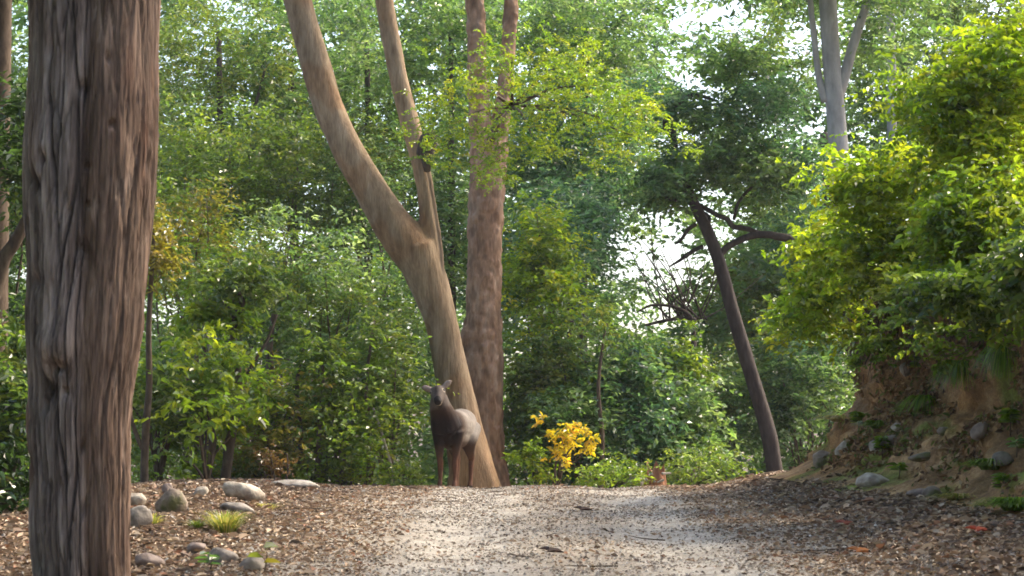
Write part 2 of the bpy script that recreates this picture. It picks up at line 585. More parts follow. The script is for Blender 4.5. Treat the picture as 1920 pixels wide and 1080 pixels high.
def sprays(centers, radii, twigs, per, leaf, pal, droop=0.25, aspect=0.5, flat=0.55, jit=0.35, broad=True, outfrom=None, dirjit=1.0):
    """leafy twigs spread through the clumps; returns leaf geometry"""
    centers = np.asarray(centers, float)
    M = len(centers)
    idx = np.repeat(np.arange(M), twigs)
    nt = len(idx)
    dirs = norm(rng.normal(size=(nt, 3)) * np.array((1, 1, flat)))
    if outfrom is not None:
        dirs = norm(dirs * dirjit + 0.8 * norm(centers[idx] - np.asarray(outfrom)))
    rad = np.asarray(radii)[idx]
    org = centers[idx] + norm(rng.normal(size=(nt, 3))) * (rad * rng.random(nt) ** 0.6 * 0.75)[:, None]
    tl = rad * rng.uniform(0.5, 0.95, nt)
    ccol = pick(pal, M)
    tcol = ccol[idx] * (1 - 0.45) + pick(pal, nt) * 0.45
    tcol = tcol * rng.uniform(0.75, 1.25, nt)[:, None]
    t = (np.arange(per) + 0.6) / per
    base = org[:, None] + dirs[:, None] * (tl[:, None] * t[None])[..., None]
    base[..., 2] -= droop * (tl[:, None] * t[None] ** 2)
    base = base.reshape(-1, 3)
    n = len(base)
    d2 = np.repeat(dirs, per, 0)
    side = norm(np.cross(d2, np.array((0, 0, 1.0)) + 0.2 * rng.normal(size=(n, 3))))
    sgn = np.tile(np.where(np.arange(per) % 2 == 0, 1.0, -1.0), nt)[:, None]
    D = d2 * 0.55 + side * sgn * 0.8 + 0.35 * rng.normal(size=(n, 3))
    D[:, 2] -= droop * 0.9
    Nn = np.array((0, 0, 1.0)) + 0.55 * rng.normal(size=(n, 3)) + 0.25 * d2
    L = leaf * rng.uniform(0.6, 1.25, n)
    C = np.repeat(tcol, per, 0) * rng.uniform(1 - jit, 1 + jit, n)[:, None]
    return leaves_geo(base, D, Nn, L, L * aspect * rng.uniform(0.85, 1.15, n), np.clip(C, 0.004, 0.8), broad)

GAPS = [(1285, 40, 52, 30), (1355, 25, 36, 20), (1205, 478, 66, 46), (1290, 150, 40, 35), (745, 75, 40, 26), (790, 120, 30, 25),
        (1235, 590, 45, 25), (1500, 70, 45, 45), (1415, 20, 30, 30), (1150, 455, 22, 18), (1310, 350, 22, 18), (420, 110, 35, 25), (365, 60, 25, 20),
        (450, 20, 30, 18), (1475, 570, 18, 12), (1370, 30, 40, 30), (1690, 60, 26, 30)]

def gap_keep(C, slack=1.0):
    x, y = project(C)
    k = np.ones(len(C), bool)
    for gx, gy, rx, ry in GAPS:
        k &= ((x - gx) / (rx * slack)) ** 2 + ((y - gy) / (ry * slack)) ** 2 > 1
    return k

def blob(px, py, d, rx, ry, rd, n, thin=0.0, seed=0):
    """clump centres through an uneven ellipsoid given by its outline (pixels) and depth radius (m)"""
    c = at(px, py, d)
    s = d / F
    out = []
    while len(out) < n:
        p = rng.uniform(-1, 1, (n * 3, 3))
        r = np.linalg.norm(p, axis=1)
        lim = 0.80 + 0.75 * fbm(p * 2.4 + seed, 2)
        ok = (r < lim) & (r > 0.25 * rng.random(len(p)))
        w = p * np.array((rx * s, rd, ry * s)) + c
        if thin:
            ok &= fbm(w * 0.9 + seed * 3.1, 2) > thin - 0.25
        out += list(w[ok])
    return np.array(out[:n])

def build_leaves(parts, name, parent, kind='stuff', mat=None, loc=None):
    V, Fs, C, n = [], [], [], 0
    for v, f, c in parts:
        V.append(v)
        Fs.append(f + n)
        C.append(c)
        n += len(v)
    o = mesh_obj(name, np.vstack(V), np.vstack(Fs), mat or LEAF, parent, np.vstack(C), smooth=False, loc=loc)
    if kind:
        o['kind'] = kind
    return o

def stems_to(mb, base, targets, r0, wob=0.12, seg=5):
    base = np.asarray(base, float)
    for t in targets:
        L = np.linalg.norm(t - base)
        m1 = base + (t - base) * np.array((0.25, 0.25, 0.5)) + rng.normal(size=3) * wob * L * 0.4
        m2 = base + (t - base) * np.array((0.6, 0.6, 0.8)) + rng.normal(size=3) * wob * L * 0.4
        m1[2] = max(m1[2], base[2] + 0.05)
        mb.tube([base, m1, m2, t], [r0, r0 * .8, r0 * .55, r0 * .2], seg, 9)
    return mb

def shrub(label, px, d, blobs, group=None, name='shrub', cat='shrub', stem_r=0.022, nst=5, base=None, bark=None, solid=True, gaps=False):
    """blobs: (px, py, rx, ry, rd, n clumps, radius, twigs, per, leaf, palette, kwargs)"""
    x = (px - 960) / F * d
    b = np.array((x, d, float(gz(x, d)) - 0.03)) if base is None else np.asarray(base)
    e = thing(name, label, cat, b, group)
    mb, parts, allc = MB(), [], []
    for k, bl in enumerate(blobs):
        bx, by, rx, ry, rd, n, rad, tw, per, leaf, pal = bl[:11]
        kw = dict(bl[11]) if len(bl) > 11 else {}
        dd = d + kw.pop('dd', 0.0)
        C = blob(bx, by, dd, rx, ry, rd, n, kw.pop('thin', 0.0), seed=px * 0.13 + k)
        if base is None:
            C = C[C[:, 2] > gz(C[:, 0], C[:, 1], False) + 0.08]
        if gaps:
            C = C[gap_keep(C)]
        if len(C) == 0:
            continue
        allc.append(C)
        parts.append(sprays(C, np.full(len(C), rad) * rng.uniform(0.7, 1.25, len(C)), tw, per, leaf, pal, **kw))
    allc = np.vstack(allc)
    sel = allc[rng.choice(len(allc), min(nst, len(allc)), replace=False)]
    stems_to(mb, b + np.array((0, 0, -0.05)), sel, stem_r)
    mb.build('stem', bark or BARK_TWIG, e, colfn=lambda V: np.ones((len(V), 3)))
    build_leaves(parts, 'foliage', e)
    return e

# ------------------------------------------------------------------ trunks
def px_path(rows, d):
    """rows (px, py, width px[, depth offset]) -> points and radii"""
    P, R = [], []
    for r in rows:
        dd = d + (r[3] if len(r) > 3 else 0.0)
        P.append(at(r[0], r[1], dd))
        R.append(r[2] * 0.5 * dd / F)
    return np.array(P), np.array(R)

def fused(tubes, voxel, smooth_it=4):
    """union of tubes as one continuous skin -> (V, quads)"""
    mb = MB()
    for P, R, seg, n in tubes:
        mb.tube(P, R, seg, n)
    o = mb.build('tmp', None)
    md = o.modifiers.new('r', 'REMESH')
    md.mode = 'VOXEL'
    md.voxel_size = voxel
    ms = o.modifiers.new('s', 'SMOOTH')
    ms.iterations = smooth_it
    ms.factor = 0.5
    dg = bpy.context.evaluated_depsgraph_get()
    me = o.evaluated_get(dg).to_mesh()
    V = np.empty(len(me.vertices) * 3, np.float32)
    me.vertices.foreach_get('co', V)
    Nn = np.empty(len(me.vertices) * 3, np.float32)
    me.vertices.foreach_get('normal', Nn)
    fs = [tuple(p.vertices) for p in me.polygons]
    o.evaluated_get(dg).to_mesh_clear()
    bpy.data.objects.remove(o)
    tri = []
    for f in fs:
        tri.append((f[0], f[1], f[2]))
        if len(f) == 4:
            tri.append((f[0], f[2], f[3]))
    return V.reshape(-1, 3).astype(float), Nn.reshape(-1, 3).astype(float), np.array(tri)

# ---- the big fissured trunk at the left
def big_trunk():
    d = 15.3
    rows = [(158, 1220, 180), (156, 1080, 172), (152, 1000, 176), (153, 900, 178), (150, 800, 184), (155, 700, 192), (158, 600, 208),
            (165, 500, 218), (168, 400, 236), (171, 300, 246), (175, 200, 242), (176, 100, 236), (177, 0, 240), (176, -120, 262), (172, -300, 300)]
    P, R = px_path(rows, d)
    nr, ns = 540, 230
    PR = spline(np.column_stack([P, R]), nr)
    P, R = PR[:, :3], PR[:, 3]
    a = np.linspace(0, 2 * np.pi, ns, endpoint=False)
    a = a - .45 * np.sin(a + np.pi / 2 + np.pi) * -1
    A, ZI = np.meshgrid(a, np.arange(nr))
    ca, sa = np.cos(A), np.sin(A)
    Zw = P[ZI, 2]
    # front is angle -pi/2 (towards the camera); the seam between the two fused stems runs a little right of centre
    seam = -np.pi / 2 + 0.14 + 0.07 * np.sin(Zw * 1.3) + 0.25 * sstep(1.6, -0.2, Zw)
    ds = np.angle(np.exp(1j * (A - seam)))
    lobe = -0.14 * np.exp(-(ds / 0.13) ** 2) + 0.03 * np.exp(-((ds - 0.5) / 0.3) ** 2) + 0.03 * np.exp(-((ds + 0.55) / 0.35) ** 2)
    w = np.stack([ca * 2.0, sa * 2.0, Zw * 0.35], -1)
    warp = 0.12 * fbm(w * 1.5, 3)
    left = sstep(0.1, -0.15, ds)
    # long vertical plates: stretched cells with sharp cracks between them
    def cells(U, W, sd):
        iu, iw = np.floor(U).astype(np.int64), np.floor(W).astype(np.int64)
        f1 = np.full(U.shape, 9.0)
        f2 = np.full(U.shape, 9.0)
        idv = np.zeros(U.shape)
        for du in (-1, 0, 1):
            for dw in (-1, 0, 1):
                a_, b_ = iu + du, iw + dw
                cu = a_ + .15 + .7 * _hash(a_, b_, sd + 0 * a_)
                cw = b_ + _hash(a_, b_, sd + 7 + 0 * a_)
                dist = np.sqrt((U - cu) ** 2 + ((W - cw) * .8) ** 2)
                hv = _hash(a_, b_, sd + 13 + 0 * a_)
                nearer = dist < f1
                f2 = np.where(nearer, f1, np.minimum(f2, dist))
                idv = np.where(nearer, hv, idv)
                f1 = np.where(nearer, dist, f1)
        return f2 - f1, idv
    u = (A + warp * .8) * 3.6
    e1, id1 = cells(u * 1.25, Zw * .62 + 40, 3)
    e2, id2 = cells(u * 3.4 + 5, Zw * 1.5 + 60, 5)
    wob = 0.04 * fbm(np.stack([u * 5, Zw * 5, 0 * u], -1), 3)
    crack = sstep(0.11, 0.02, e1 + wob)
    crack2 = sstep(0.14, 0.03, e2 + wob)
    r = R[ZI] * (1 + lobe)
    rough = 0.35 + 0.65 * left
    dsp = -0.045 * crack * rough - 0.014 * crack2 * (.5 + .5 * left) + (.020 * id1 + .010 * id2) * rough
    dsp += 0.03 * fbm(w * np.array((1.2, 1.2, 1.0)), 3) + 0.012 * fbm(np.stack([u * 9, Zw * 5, 0 * u], -1), 4)
    # swollen burl with an overhanging lip on the left stem, and holes
    holes = np.zeros_like(A)
    for hx, hy, hr, amp_, el in [(105, 655, 34, 0.10, 1.2), (135, 610, 26, 0.05, 2.2), (95, 500, 20, 0.03, 3.0), (75, 280, 18, 0.03, 3), (225, 600, 30, 0.03, 2.5),
                                 (155, 165, 10, -0.07, 1.5), (166, 312, 8, -0.06, 0.8), (165, 385, 7, -0.06, 1), (150, 465, 9, -0.07, 1.5), (128, 400, 8, -0.05, 2.5),
                                 (112, 690, 12, -0.08, .8), (62, 525, 8, -0.06, 2), (82, 300, 7, -.06, 2.2), 
                                 (212, 235, 6, -.05, 1.5), (122, 735, 6, -.06, 1.5), 
                                 (80, 760, 7, -.06, 2), (150, 840, 6, -.05, 2), (205, 110, 6, -.05, 2), (95, 90, 6, -.05, 4), ]:
        hp = at(hx, hy, d - 0.4)
        xx = P[ZI, 0] + r * ca
        g = np.exp(-(((xx - hp[0]) / (hr * d / F)) ** 2 + ((Zw - hp[2]) / (hr * el * d / F)) ** 2)) * (sa < 0)
        dsp = dsp + amp_ * g
        if amp_ < -0.04:
            holes = np.maximum(holes, g)
    r = r + dsp * 0.9
    V = np.stack([P[ZI, 0] + r * ca, P[ZI, 1] + r * sa, Zw], -1)
    cr = np.array((1.2, 1.16, 1.15)) * left[..., None] + np.array((0.95, 0.77, 0.64)) * (1 - left[..., None])
    redd = sstep(0.05, 0.5, fbm(np.stack([ca * 1.5, sa * 1.5, Zw * 0.5 + 5], -1), 3))[..., None]
    cr = cr * (1 - redd * np.array((0.12, 0.30, 0.36)))
    cr = cr * (.62 + .55 * id1[..., None]) * (.8 + .35 * id2[..., None])
    cr = cr * (1 - 0.62 * crack[..., None] * (0.4 + 0.6 * left[..., None])) * (1 - 0.3 * crack2[..., None])
    lich = sstep(0.42, 0.55, fbm(np.stack([A * 9, Zw * 5, 0 * A + 3], -1), 3))[..., None]
    cr = cr + lich * 0.28
    i = np.arange(nr - 1)[:, None] * ns
    j = np.arange(ns)[None]
    q = np.stack([i + j, i + (j + 1) % ns, i + ns + (j + 1) % ns, i + ns + j], -1).reshape(-1, 4)
    base = at(158, 1100, d)
    e = thing('fissured_tree', 'massive grey-brown tree trunk with deep bark fissures at the left edge of the road', 'tree', (P[0][0], d, float(gz(P[0][0], d))))
    mesh_obj('trunk', V.reshape(-1, 3), q, BARK_BIG, e, np.clip(cr.reshape(-1, 3), 0.05, 1.4))
    # crown far above the frame
    top = P[-1]
    mb, cs = MB(), []
    for k in range(7):
        ang = math.pi * 0.5 + (k - 3) * 0.62 + math.pi * 0.25
        tip = top + np.array((math.cos(ang) * 3.0, math.sin(ang) * 3.0, rng.uniform(2.0, 4.0)))
        mb.tube([top, top * .5 + tip * .5 + (0, 0, .5), tip], [.2, .12, .04], 8, 8)
        cs.append(tip)
    mb.build('limb', BARK_BIG, e, colfn=lambda V: np.ones((len(V), 3)))
    C = np.vstack([t + rng.normal(size=(22, 3)) * np.array((.9, .9, .5)) for t in cs])
    build_leaves([sprays(C, np.full(len(C), .5), 6, 8, .16, 'mid')], 'crown', e)
big_trunk()

# ---- forked pale tree in the centre
def forked_tree():
    d = 34.2
    main = [(905, 990, 118), (893, 930, 106), (888, 900, 92), (872, 820, 78), (856, 740, 68), (843, 680, 64), (826, 600, 64), (800, 520, 78), (778, 465, 88)]
    left = [(795, 505, 72), (765, 460, 84), (728, 410, 74), (695, 355, 66), (662, 300, 62), (632, 240, 58), (609, 180, 58), (589, 110, 58), (568, 40, 56), (548, -40, 54), (525, -140, 50, 0.3), (490, -280, 44, .6)]
    right = [(812, 520, 50), (811, 460, 42), (804, 400, 38), (796, 340, 35), (782, 280, 36), (766, 220, 38), (748, 150, 36), (734, 80, 36), (722, 10, 36), (712, -70, 34, .2), (700, -180, 30, .4), (690, -300, 26, .6)]
    tubes = []
    for rows, n in ((main, 60), (left, 70), (right, 70)):
        P, R = px_path(rows, d)
        tubes.append((P, R * 0.98, 20, n))
    # buttress root flares
    for bx, by in ((848, 925), (925, 930), (885, 935)):
        tubes.append((np.array([at(872, 800, d - .05), at((872 + bx) / 2 + 3, 870, d - .15), at(bx, by + 10, d - .3)]), np.array([.2, .17, .12]), 12, 16))
    V, N, T = fused(tubes, 0.03, 6)
    w = V * np.array((3.0, 3.0, 1.2))
    V = V + N * (0.016 * fbm(w, 3) + 0.008 * fbm(V * np.array((9, 9, 3)), 3))[:, None]
    px, py = project(V)
    # long dark rotten seam down the right side of the right limb
    sx = np.interp(py, [250, 300, 400, 470, 540], [797, 800, 818, 829, 834])
    k = np.exp(-((px - sx) / 5.0) ** 2) * sstep(255, 300, py) * sstep(560, 480, py) * (N[:, 1] < 0.5)
    V = V - N * (0.03 * k)[:, None]
    base = np.array((1.08, 1.0, 0.86))
    C = np.tile(base, (len(V), 1)) * (0.92 + 0.28 * fbm(V * np.array((1.5, 1.5, .6)), 3))[:, None]
    blot = sstep(0.15, 0.4, fbm(V * np.array((2, 2, 1.2)) + 9, 3))[:, None]
    C = C * (1 - blot * np.array((0.08, 0.2, 0.3)))
    C = C * (1 - 0.85 * k[:, None])
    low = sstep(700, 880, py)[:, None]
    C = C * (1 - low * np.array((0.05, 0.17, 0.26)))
    b = at(893, 930, d)
    e = thing('forked_tree', 'smooth pale tree forking into two long limbs just behind the deer', 'tree', (b[0], d, float(gz(b[0], d))))
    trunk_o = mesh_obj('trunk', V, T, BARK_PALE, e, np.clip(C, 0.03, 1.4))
    mb = MB()                                     # hollow broken stub
    s0 = at(790, 275, d - .12)
    mb.tube([at(790, 292, d - .12), at(800, 274, d - .24), at(805, 258, d - .28), at(812, 247, d - .28)], [.09, .15, .14, .09], 10, 14)
    mb.tube([at(800, 266, d - .22), at(801, 290, d - .24), at(801, 322, d - .2)], [.14, .12, .05], 10, 8)
    stub = mb.build('branch_stub', BARK_DARK, e)
    stub.parent = trunk_o
    stub.location = (0, 0, 0)
    mb, cs = MB(), []
    for (qx, qy) in ((490, -280), (690, -300)):
        top = at(qx, qy, d + .6)
        for kk in range(5):
            ang = kk * 1.256 + qx
            tip = top + np.array((math.cos(ang) * 2.6, math.sin(ang) * 2.6, rng.uniform(.8, 2.6)))
            mb.tube([top, top * .5 + tip * .5 + (0, 0, .4), tip], [.14, .09, .03], 7, 8)
            cs.append(tip)
    mb.build('limb', BARK_PALE, e, colfn=lambda V: np.ones((len(V), 3)))
    C = np.vstack([t + rng.normal(size=(12, 3)) * np.array((.9, .9, .6)) for t in cs])
    build_leaves([sprays(C, np.full(len(C), .5), 6, 8, .14, 'bright')], 'crown', e)
forked_tree()

# ---- reddish trunk right behind it, with the airy yellow-green spray
def red_tree():
    d = 36.6
    stem = [(915, 1000, 105), (915, 930, 84), (912, 880, 72), (908, 800, 72), (907, 700, 74), (907, 600, 68), (908, 500, 64), (911, 400, 66), (914, 330, 68), (918, 270, 70)]
    l = [(912, 330, 50), (905, 270, 44), (898, 200, 38), (894, 120, 36), (892, 40, 35), (888, -60, 33), (880, -200, 30, .2)]
    r = [(922, 330, 46), (932, 270, 38), (943, 200, 30), (951, 120, 28), (956, 40, 26), (962, -60, 25), (975, -200, 22, .3)]
    tubes = []
    for rows, n in ((stem, 60), (l, 40), (r, 40)):
        P, R = px_path(rows, d)
        tubes.append((P, R, 18, n))
    tubes.append((np.array([at(890, 700, d - .05), at(878, 640, d - .1), at(874, 600, d)]), np.array([.16, .12, .05]), 10, 12))
    for bx, by, dz_ in ((862, 935, -.2), (958, 935, -.25), (925, 945, -.5)):
        tubes.append((np.array([at(912, 830, d), at((912 + bx) / 2, 890, d + dz_ * .5), at(bx, by, d + dz_)]), np.array([.22, .17, .08]), 12, 16))
    V, N, T = fused(tubes, 0.03, 3)
    fl = fbm(V * np.array((9, 9, 4.5)), 3)
    V = V + N * (0.02 * fbm(V * np.array((3, 3, 1)), 3) + 0.022 * sstep(0.05, 0.25, fl))[:, None]
    C = np.ones((len(V), 3)) * (0.95 + 0.35 * fbm(V * np.array((2, 2, 1)), 3))[:, None]
    C *= 1 - 0.35 * sstep(0.0, -0.3, fl)[:, None]
    px, py = project(V)
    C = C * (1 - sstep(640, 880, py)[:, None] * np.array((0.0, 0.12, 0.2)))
    b = at(913, 930, d)
    e = thing('flaky_bark_tree', 'straight reddish-brown trunk with flaking bark right behind the forked tree', 'tree', (b[0], d, float(gz(b[0], d))))
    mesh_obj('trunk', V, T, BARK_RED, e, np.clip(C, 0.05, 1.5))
    # forward-reaching branch with fine yellow-green leaves
    mb = MB()
    cs = []
    root = at(918, 270, d)
    B = [(1040, 190, 32.2), (1150, 230, 31.8), (870, 170, 32.6), (960, 110, 32.4), (1080, 110, 32.6), (1200, 260, 31.6), (840, 240, 32.4), (1000, 260, 32.0), (900, 300, 32.2), (1120, 160, 32)]
    hub = at(960, 200, 34)
    mb.tube([root, (root + hub) / 2 + (0, 0, .15), hub], [.09, .06, .045], 7, 8)
    C = []
    for qx, qy, qd in B:
        t = at(qx, qy, qd)
        mb.tube([hub, (hub + t) / 2 + (0, 0, .12), t], [.035, .02, .006], 6, 8)
        C.append(t + rng.normal(size=(17, 3)) * np.array((.36, .5, .26)))
    br_o = mb.build('branch', BARK_TWIG, e, colfn=lambda V: np.ones((len(V), 3)))
    C = np.vstack(C)
    sp_o = build_leaves([sprays(C, np.full(len(C), .34), 7, 13, .062, 'yellow', aspect=.55, flat=.35, broad=False)], 'spray', e)
    sp_o.parent = br_o
    sp_o.location = (0, 0, 0)
    tops = [at(880, -200, d + .2), at(975, -200, d + .3)]
    mb, cs = MB(), []
    for top in tops:
        for kk in range(5):
            ang = kk * 1.256 + top[0] * 3
            tip = top + np.array((math.cos(ang) * 2.2, math.sin(ang) * 2.2, rng.uniform(.3, 2.2)))
            mb.tube([top, top * .5 + tip * .5 + (0, 0, .4), tip], [.1, .06, .02], 7, 8)
            cs.append(tip)
    mb.build('limb', BARK_RED, e, colfn=lambda V: np.ones((len(V), 3)))
    C = np.vstack([t + rng.normal(size=(10, 3)) * np.array((.8, .8, .5)) for t in cs])
    build_leaves([sprays(C, np.full(len(C), .45), 6, 9, .09, 'bright')], 'crown', e)
red_tree()

def simple_tree(name, label, d, stems, mat, crowns, group=None, noise_amp=0.012, basepx=None, gaps=True, seg=12):
    """stems: list of px rows; crowns: blobs as in shrub()"""
    bx = stems[0][0][0] if basepx is None else basepx
    x = (bx - 960) / F * d
    e = thing(name, label, 'tree', (x, d, float(gz(x, d, False))), group)
    for k, rows in enumerate(stems):
        P, R = px_path(rows, d)
        if name == 'forest_tree':
            R = R * .55
        mb = MB()
        mb.tube(P, R, seg, max(24, 8 * len(rows)))
        V = mb.V[0]
        c = V + 0
        mb.V[0] = V + (noise_amp * 2 * fbm(V * np.array((4, 4, 1.5)), 3))[:, None] * norm(rng.normal(size=3))
        mb.build('trunk' if k == 0 else 'branch', mat, e, colfn=lambda V: np.ones((len(V), 3)))
    parts = []
    for k, bl in enumerate(crowns):
        px, py, rx, ry, rd, n, rad, tw, per, leaf, pal = bl[:11]
        kw = dict(bl[11]) if len(bl) > 11 else {}
        dd = d + kw.pop('dd', 0.0)
        sp_ = 1.3 if name == 'forest_tree' else 1.0
        C = blob(px, py, dd, rx * sp_, ry * sp_, rd * 1.7, int(n * 1.6), kw.pop('thin', 0.0) * .5, seed=px * .17 + k)
        leaf *= 1.12
        rad *= 1.75
        tw += 3
        kw.setdefault('flat', .35)
        kw.setdefault('broad', False)
        kw.setdefault('aspect', .42 + .2 * ((px * .37) % 1))
        if gaps:
            C = C[gap_keep(C)]
        parts.append(sprays(C, np.full(len(C), rad) * rng.uniform(.7, 1.2, len(C)), tw, per, leaf, pal, **kw))
    if parts:
        build_leaves(parts, 'crown', e)
    return e

# ---- dark leaning tree on the right
simple_tree('leaning_tree', 'slim dark tree leaning left behind the crest, bare crooked limbs under its crown', 44.0, [
    [(1458, 960, 36), (1452, 880, 31), (1440, 810, 30), (1420, 740, 28), (1396, 660, 27), (1378, 600, 26), (1362, 540, 25), (1345, 480, 24), (1325, 430, 23), (1303, 385, 21), (1284, 345, 19), (1270, 300, 16), (1262, 250, 12), (1265, 200, 8)],
    [(1350, 478, 13), (1365, 462, 13), (1395, 447, 13), (1430, 440, 14), (1470, 445, 15), (1505, 460, 15), (1535, 478, 12), (1580, 490, 9, 1)],
    [(1306, 382, 9), (1325, 392, 9), (1345, 404, 9), (1362, 410, 9), (1376, 425, 10), (1395, 428, 10), (1420, 436, 9), (1450, 442, 7)],
    [(1305, 420, 9), (1290, 430, 8), (1277, 450, 6), (1265, 458, 3)],
    [(1318, 462, 8), (1300, 470, 8), (1275, 488, 6), (1255, 500, 3)],
    [(1322, 430, 8), (1330, 410, 8), (1318, 398, 7), (1310, 392, 6)],
    [(1262, 260, 12), (1248, 232, 12), (1262, 205, 11), (1284, 184, 10), (1310, 178, 8), (1345, 190, 5)],
    [(1300, 380, 9), (1270, 376, 7), (1240, 370, 5)],
    [(1376, 412, 7), (1385, 380, 6), (1410, 350, 5), (1440, 330, 4)],
], BARK_DARK, [
    (1300, 300, 70, 45, 1.0, 26, .36, 6, 8, .13, 'cool', {'thin': .2}),
    (1250, 350, 60, 40, 1.0, 20, .36, 6, 8, .13, 'cool', {'thin': .2}),
    (1380, 290, 80, 40, 1.2, 26, .36, 6, 8, .13, 'cool', {'thin': .2}),
    (1420, 350, 60, 40, 1.0, 18, .36, 6, 8, .13, 'cool', {'thin': .2}),
    (1500, 320, 50, 60, 1.0, 22, .36, 6, 8, .13, 'teal', {'thin': .2}),
    (1330, 215, 60, 30, 1.0, 14, .34, 6, 8, .13, 'cool', {'thin': .2}),
    (1430, 200, 90, 45, 1.4, 28, .36, 6, 8, .13, 'teal', {'thin': .2}),
    (1390, 120, 80, 38, 1.3, 22, .36, 6, 8, .13, 'cool', {'thin': .2}),
    (1500, 110, 50, 50, 1.1, 16, .36, 6, 8, .13, 'cool', {'thin': .2}),
    (1230, 190, 55, 50, 1.2, 16, .36, 6, 8, .13, 'teal', {'thin': .2}),
    (1460, 40, 60, 30, 1.0, 10, .34, 6, 8, .13, 'mid', {'thin': .2}),
])

# ---- tall pale hazy tree
simple_tree('pale_tall_tree', 'tall pale grey trunk with one forked limb, hazy above the bank shrubs', 40.5, [
    [(1665, 960, 56), (1640, 700, 50), (1602, 500, 44), (1580, 400, 40), (1574, 300, 38), (1566, 200, 36), (1558, 100, 34), (1552, 0, 34), (1545, -120, 32)],
    [(1572, 180, 22), (1584, 140, 20), (1597, 95, 19), (1612, 45, 18), (1628, -10, 17), (1645, -100, 15)],
    [(1548, 190, 16), (1535, 140, 13), (1525, 60, 12), (1518, -20, 10)],
], BARK_GREY, [
    (1560, -110, 260, 90, 3.0, 90, .5, 7, 8, .15, 'cool', {}),
    (1690, 40, 70, 60, 1.5, 18, .45, 6, 8, .14, 'cool', {'thin': .1}),
])

simple_tree('dark_far_trunk', 'short stretch of dark trunk beside the tall pale trunk above the shrubs', 50.0,
            [[(1640, 940, 34), (1590, 600, 30), (1556, 430, 28), (1556, 380, 27), (1552, 330, 22), (1545, 250, 16)],
             [(1552, 420, 10), (1545, 395, 9), (1530, 382, 8), (1512, 376, 6)]], BARK_DARK,
            [(1500, 420, 60, 40, 1.2, 22, .4, 6, 8, .12, 'teal', {'thin': .1})])

# ---- trunk cut by the left edge and its diagonal neighbour
simple_tree('edge_trunk', 'narrow reddish trunk cut off by the top left edge of the view', 26.0,
            [[(-14, 1120, 54), (-10, 800, 50), (-6, 400, 46), (-2, 200, 44), (2, 0, 42), (4, -150, 40)]], BARK_TWIG,
            [(-40, -180, 200, 90, 1.6, 60, .45, 6, 8, .14, 'dark')], gaps=False)
simple_tree('slanting_sapling', 'slanting mossy sapling stem left of the massive fissured trunk', 24.0,
            [[(-70, 1100, 34), (-40, 700, 30), (0, 510, 27), (28, 455, 24), (52, 405, 20), (85, 330, 14), (110, 240, 8)]], BARK_TWIG,
            [(60, 260, 70, 110, .8, 26, .35, 6, 7, .12, 'dark')], gaps=False)

# ------------------------------------------------------------------ forest behind the crest
U = 'undergrowth shrubs behind the crest'
FT = 'broadleaf trees standing back in the forest'
def col_shrub(label, px, d, top, half, pal, leaf=.12, n=46, pal2=None, thin=.08, bottom=925, stem=.02, nst=5, group=U, rad=.34, tw=6, per=7, **kw):
    cy_ = (top + bottom) / 2
    leaf *= 1.08 if px > 760 else .95
    half *= 1.25
    n = int(n * (1.65 if px > 760 else 1.4))
    nst, stem = 9, .026
    rad *= 1.5
    kw.setdefault('flat', .35)
    kw.setdefault('broad', d < 32)
    kw.setdefault('aspect', .40 + .22 * ((px * .37) % 1))
    bl = [(px, cy_, half, (bottom - top) / 2, 1.5, n, rad, tw, per, leaf, pal, dict(thin=thin, **kw))]
    if pal2:
        bl.append((px - half * .2, top + (bottom - top) * .3, half * .9, (bottom - top) * .3, .8, n // 2, rad, tw, per, leaf, pal2, dict(thin=thin, **kw)))
    return shrub(label, px, d, bl, group, stem_r=stem, nst=nst, gaps=d > 38)

# left dark side, behind the massive trunk
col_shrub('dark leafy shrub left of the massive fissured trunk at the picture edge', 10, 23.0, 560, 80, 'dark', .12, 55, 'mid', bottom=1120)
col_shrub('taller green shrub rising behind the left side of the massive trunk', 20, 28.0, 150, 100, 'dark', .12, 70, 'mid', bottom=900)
# left of centre
col_shrub('low dark green shrub just right of the massive fissured trunk', 300, 31.5, 640, 75, 'mid', .12, 55, 'bright')
col_shrub('broad-leaved yellow-green shrub around the thin crooked sapling', 390, 31.2, 570, 70, 'yellow', .15, 26, 'bright', aspect=.5)
col_shrub('low green shrub between the crooked sapling and the pale leaning stick', 520, 33.0, 690, 85, 'olive', .11, 60, 'yellow')
col_shrub('leafy green shrub with yellowish tips around the pale leaning stick', 640, 33.2, 650, 85, 'bright', .12, 60, 'mid')
col_shrub('dense green shrub close behind the deer on its left', 728, 34.0, 600, 58, 'mid', .12, 60, 'bright')
col_shrub('tall yellow-green shrub filling the space between massive trunk and crooked sapling', 360, 36.0, 330, 100, 'bright', .12, 75, 'olive', bottom=700)
col_shrub('grey-green tall shrub behind the crooked sapling', 480, 37.5, 400, 110, 'cool', .11, 95, 'mid', bottom=800)
col_shrub('tall cool-green shrub left of the forked trunk', 610, 37.0, 420, 100, 'cool', .11, 90, 'mid', bottom=850)
col_shrub('cool green shrub seen under the fork of the pale tree', 725, 38.0, 470, 80, 'cool', .11, 70, 'bright', bottom=850)
col_shrub('sunny yellow-green understorey tree above the crooked sapling', 380, 41.0, 170, 120, 'bright', .11, 80, 'mid', bottom=520)
col_shrub('pale green understorey tree left of the forked limb, mid-height', 540, 42.0, 190, 110, 'mid', .11, 85, 'bright', bottom=540)
col_shrub('pale green understorey tree framed by the two forked limbs', 690, 42.0, 200, 75, 'cool', .11, 60, 'mid', bottom=520)
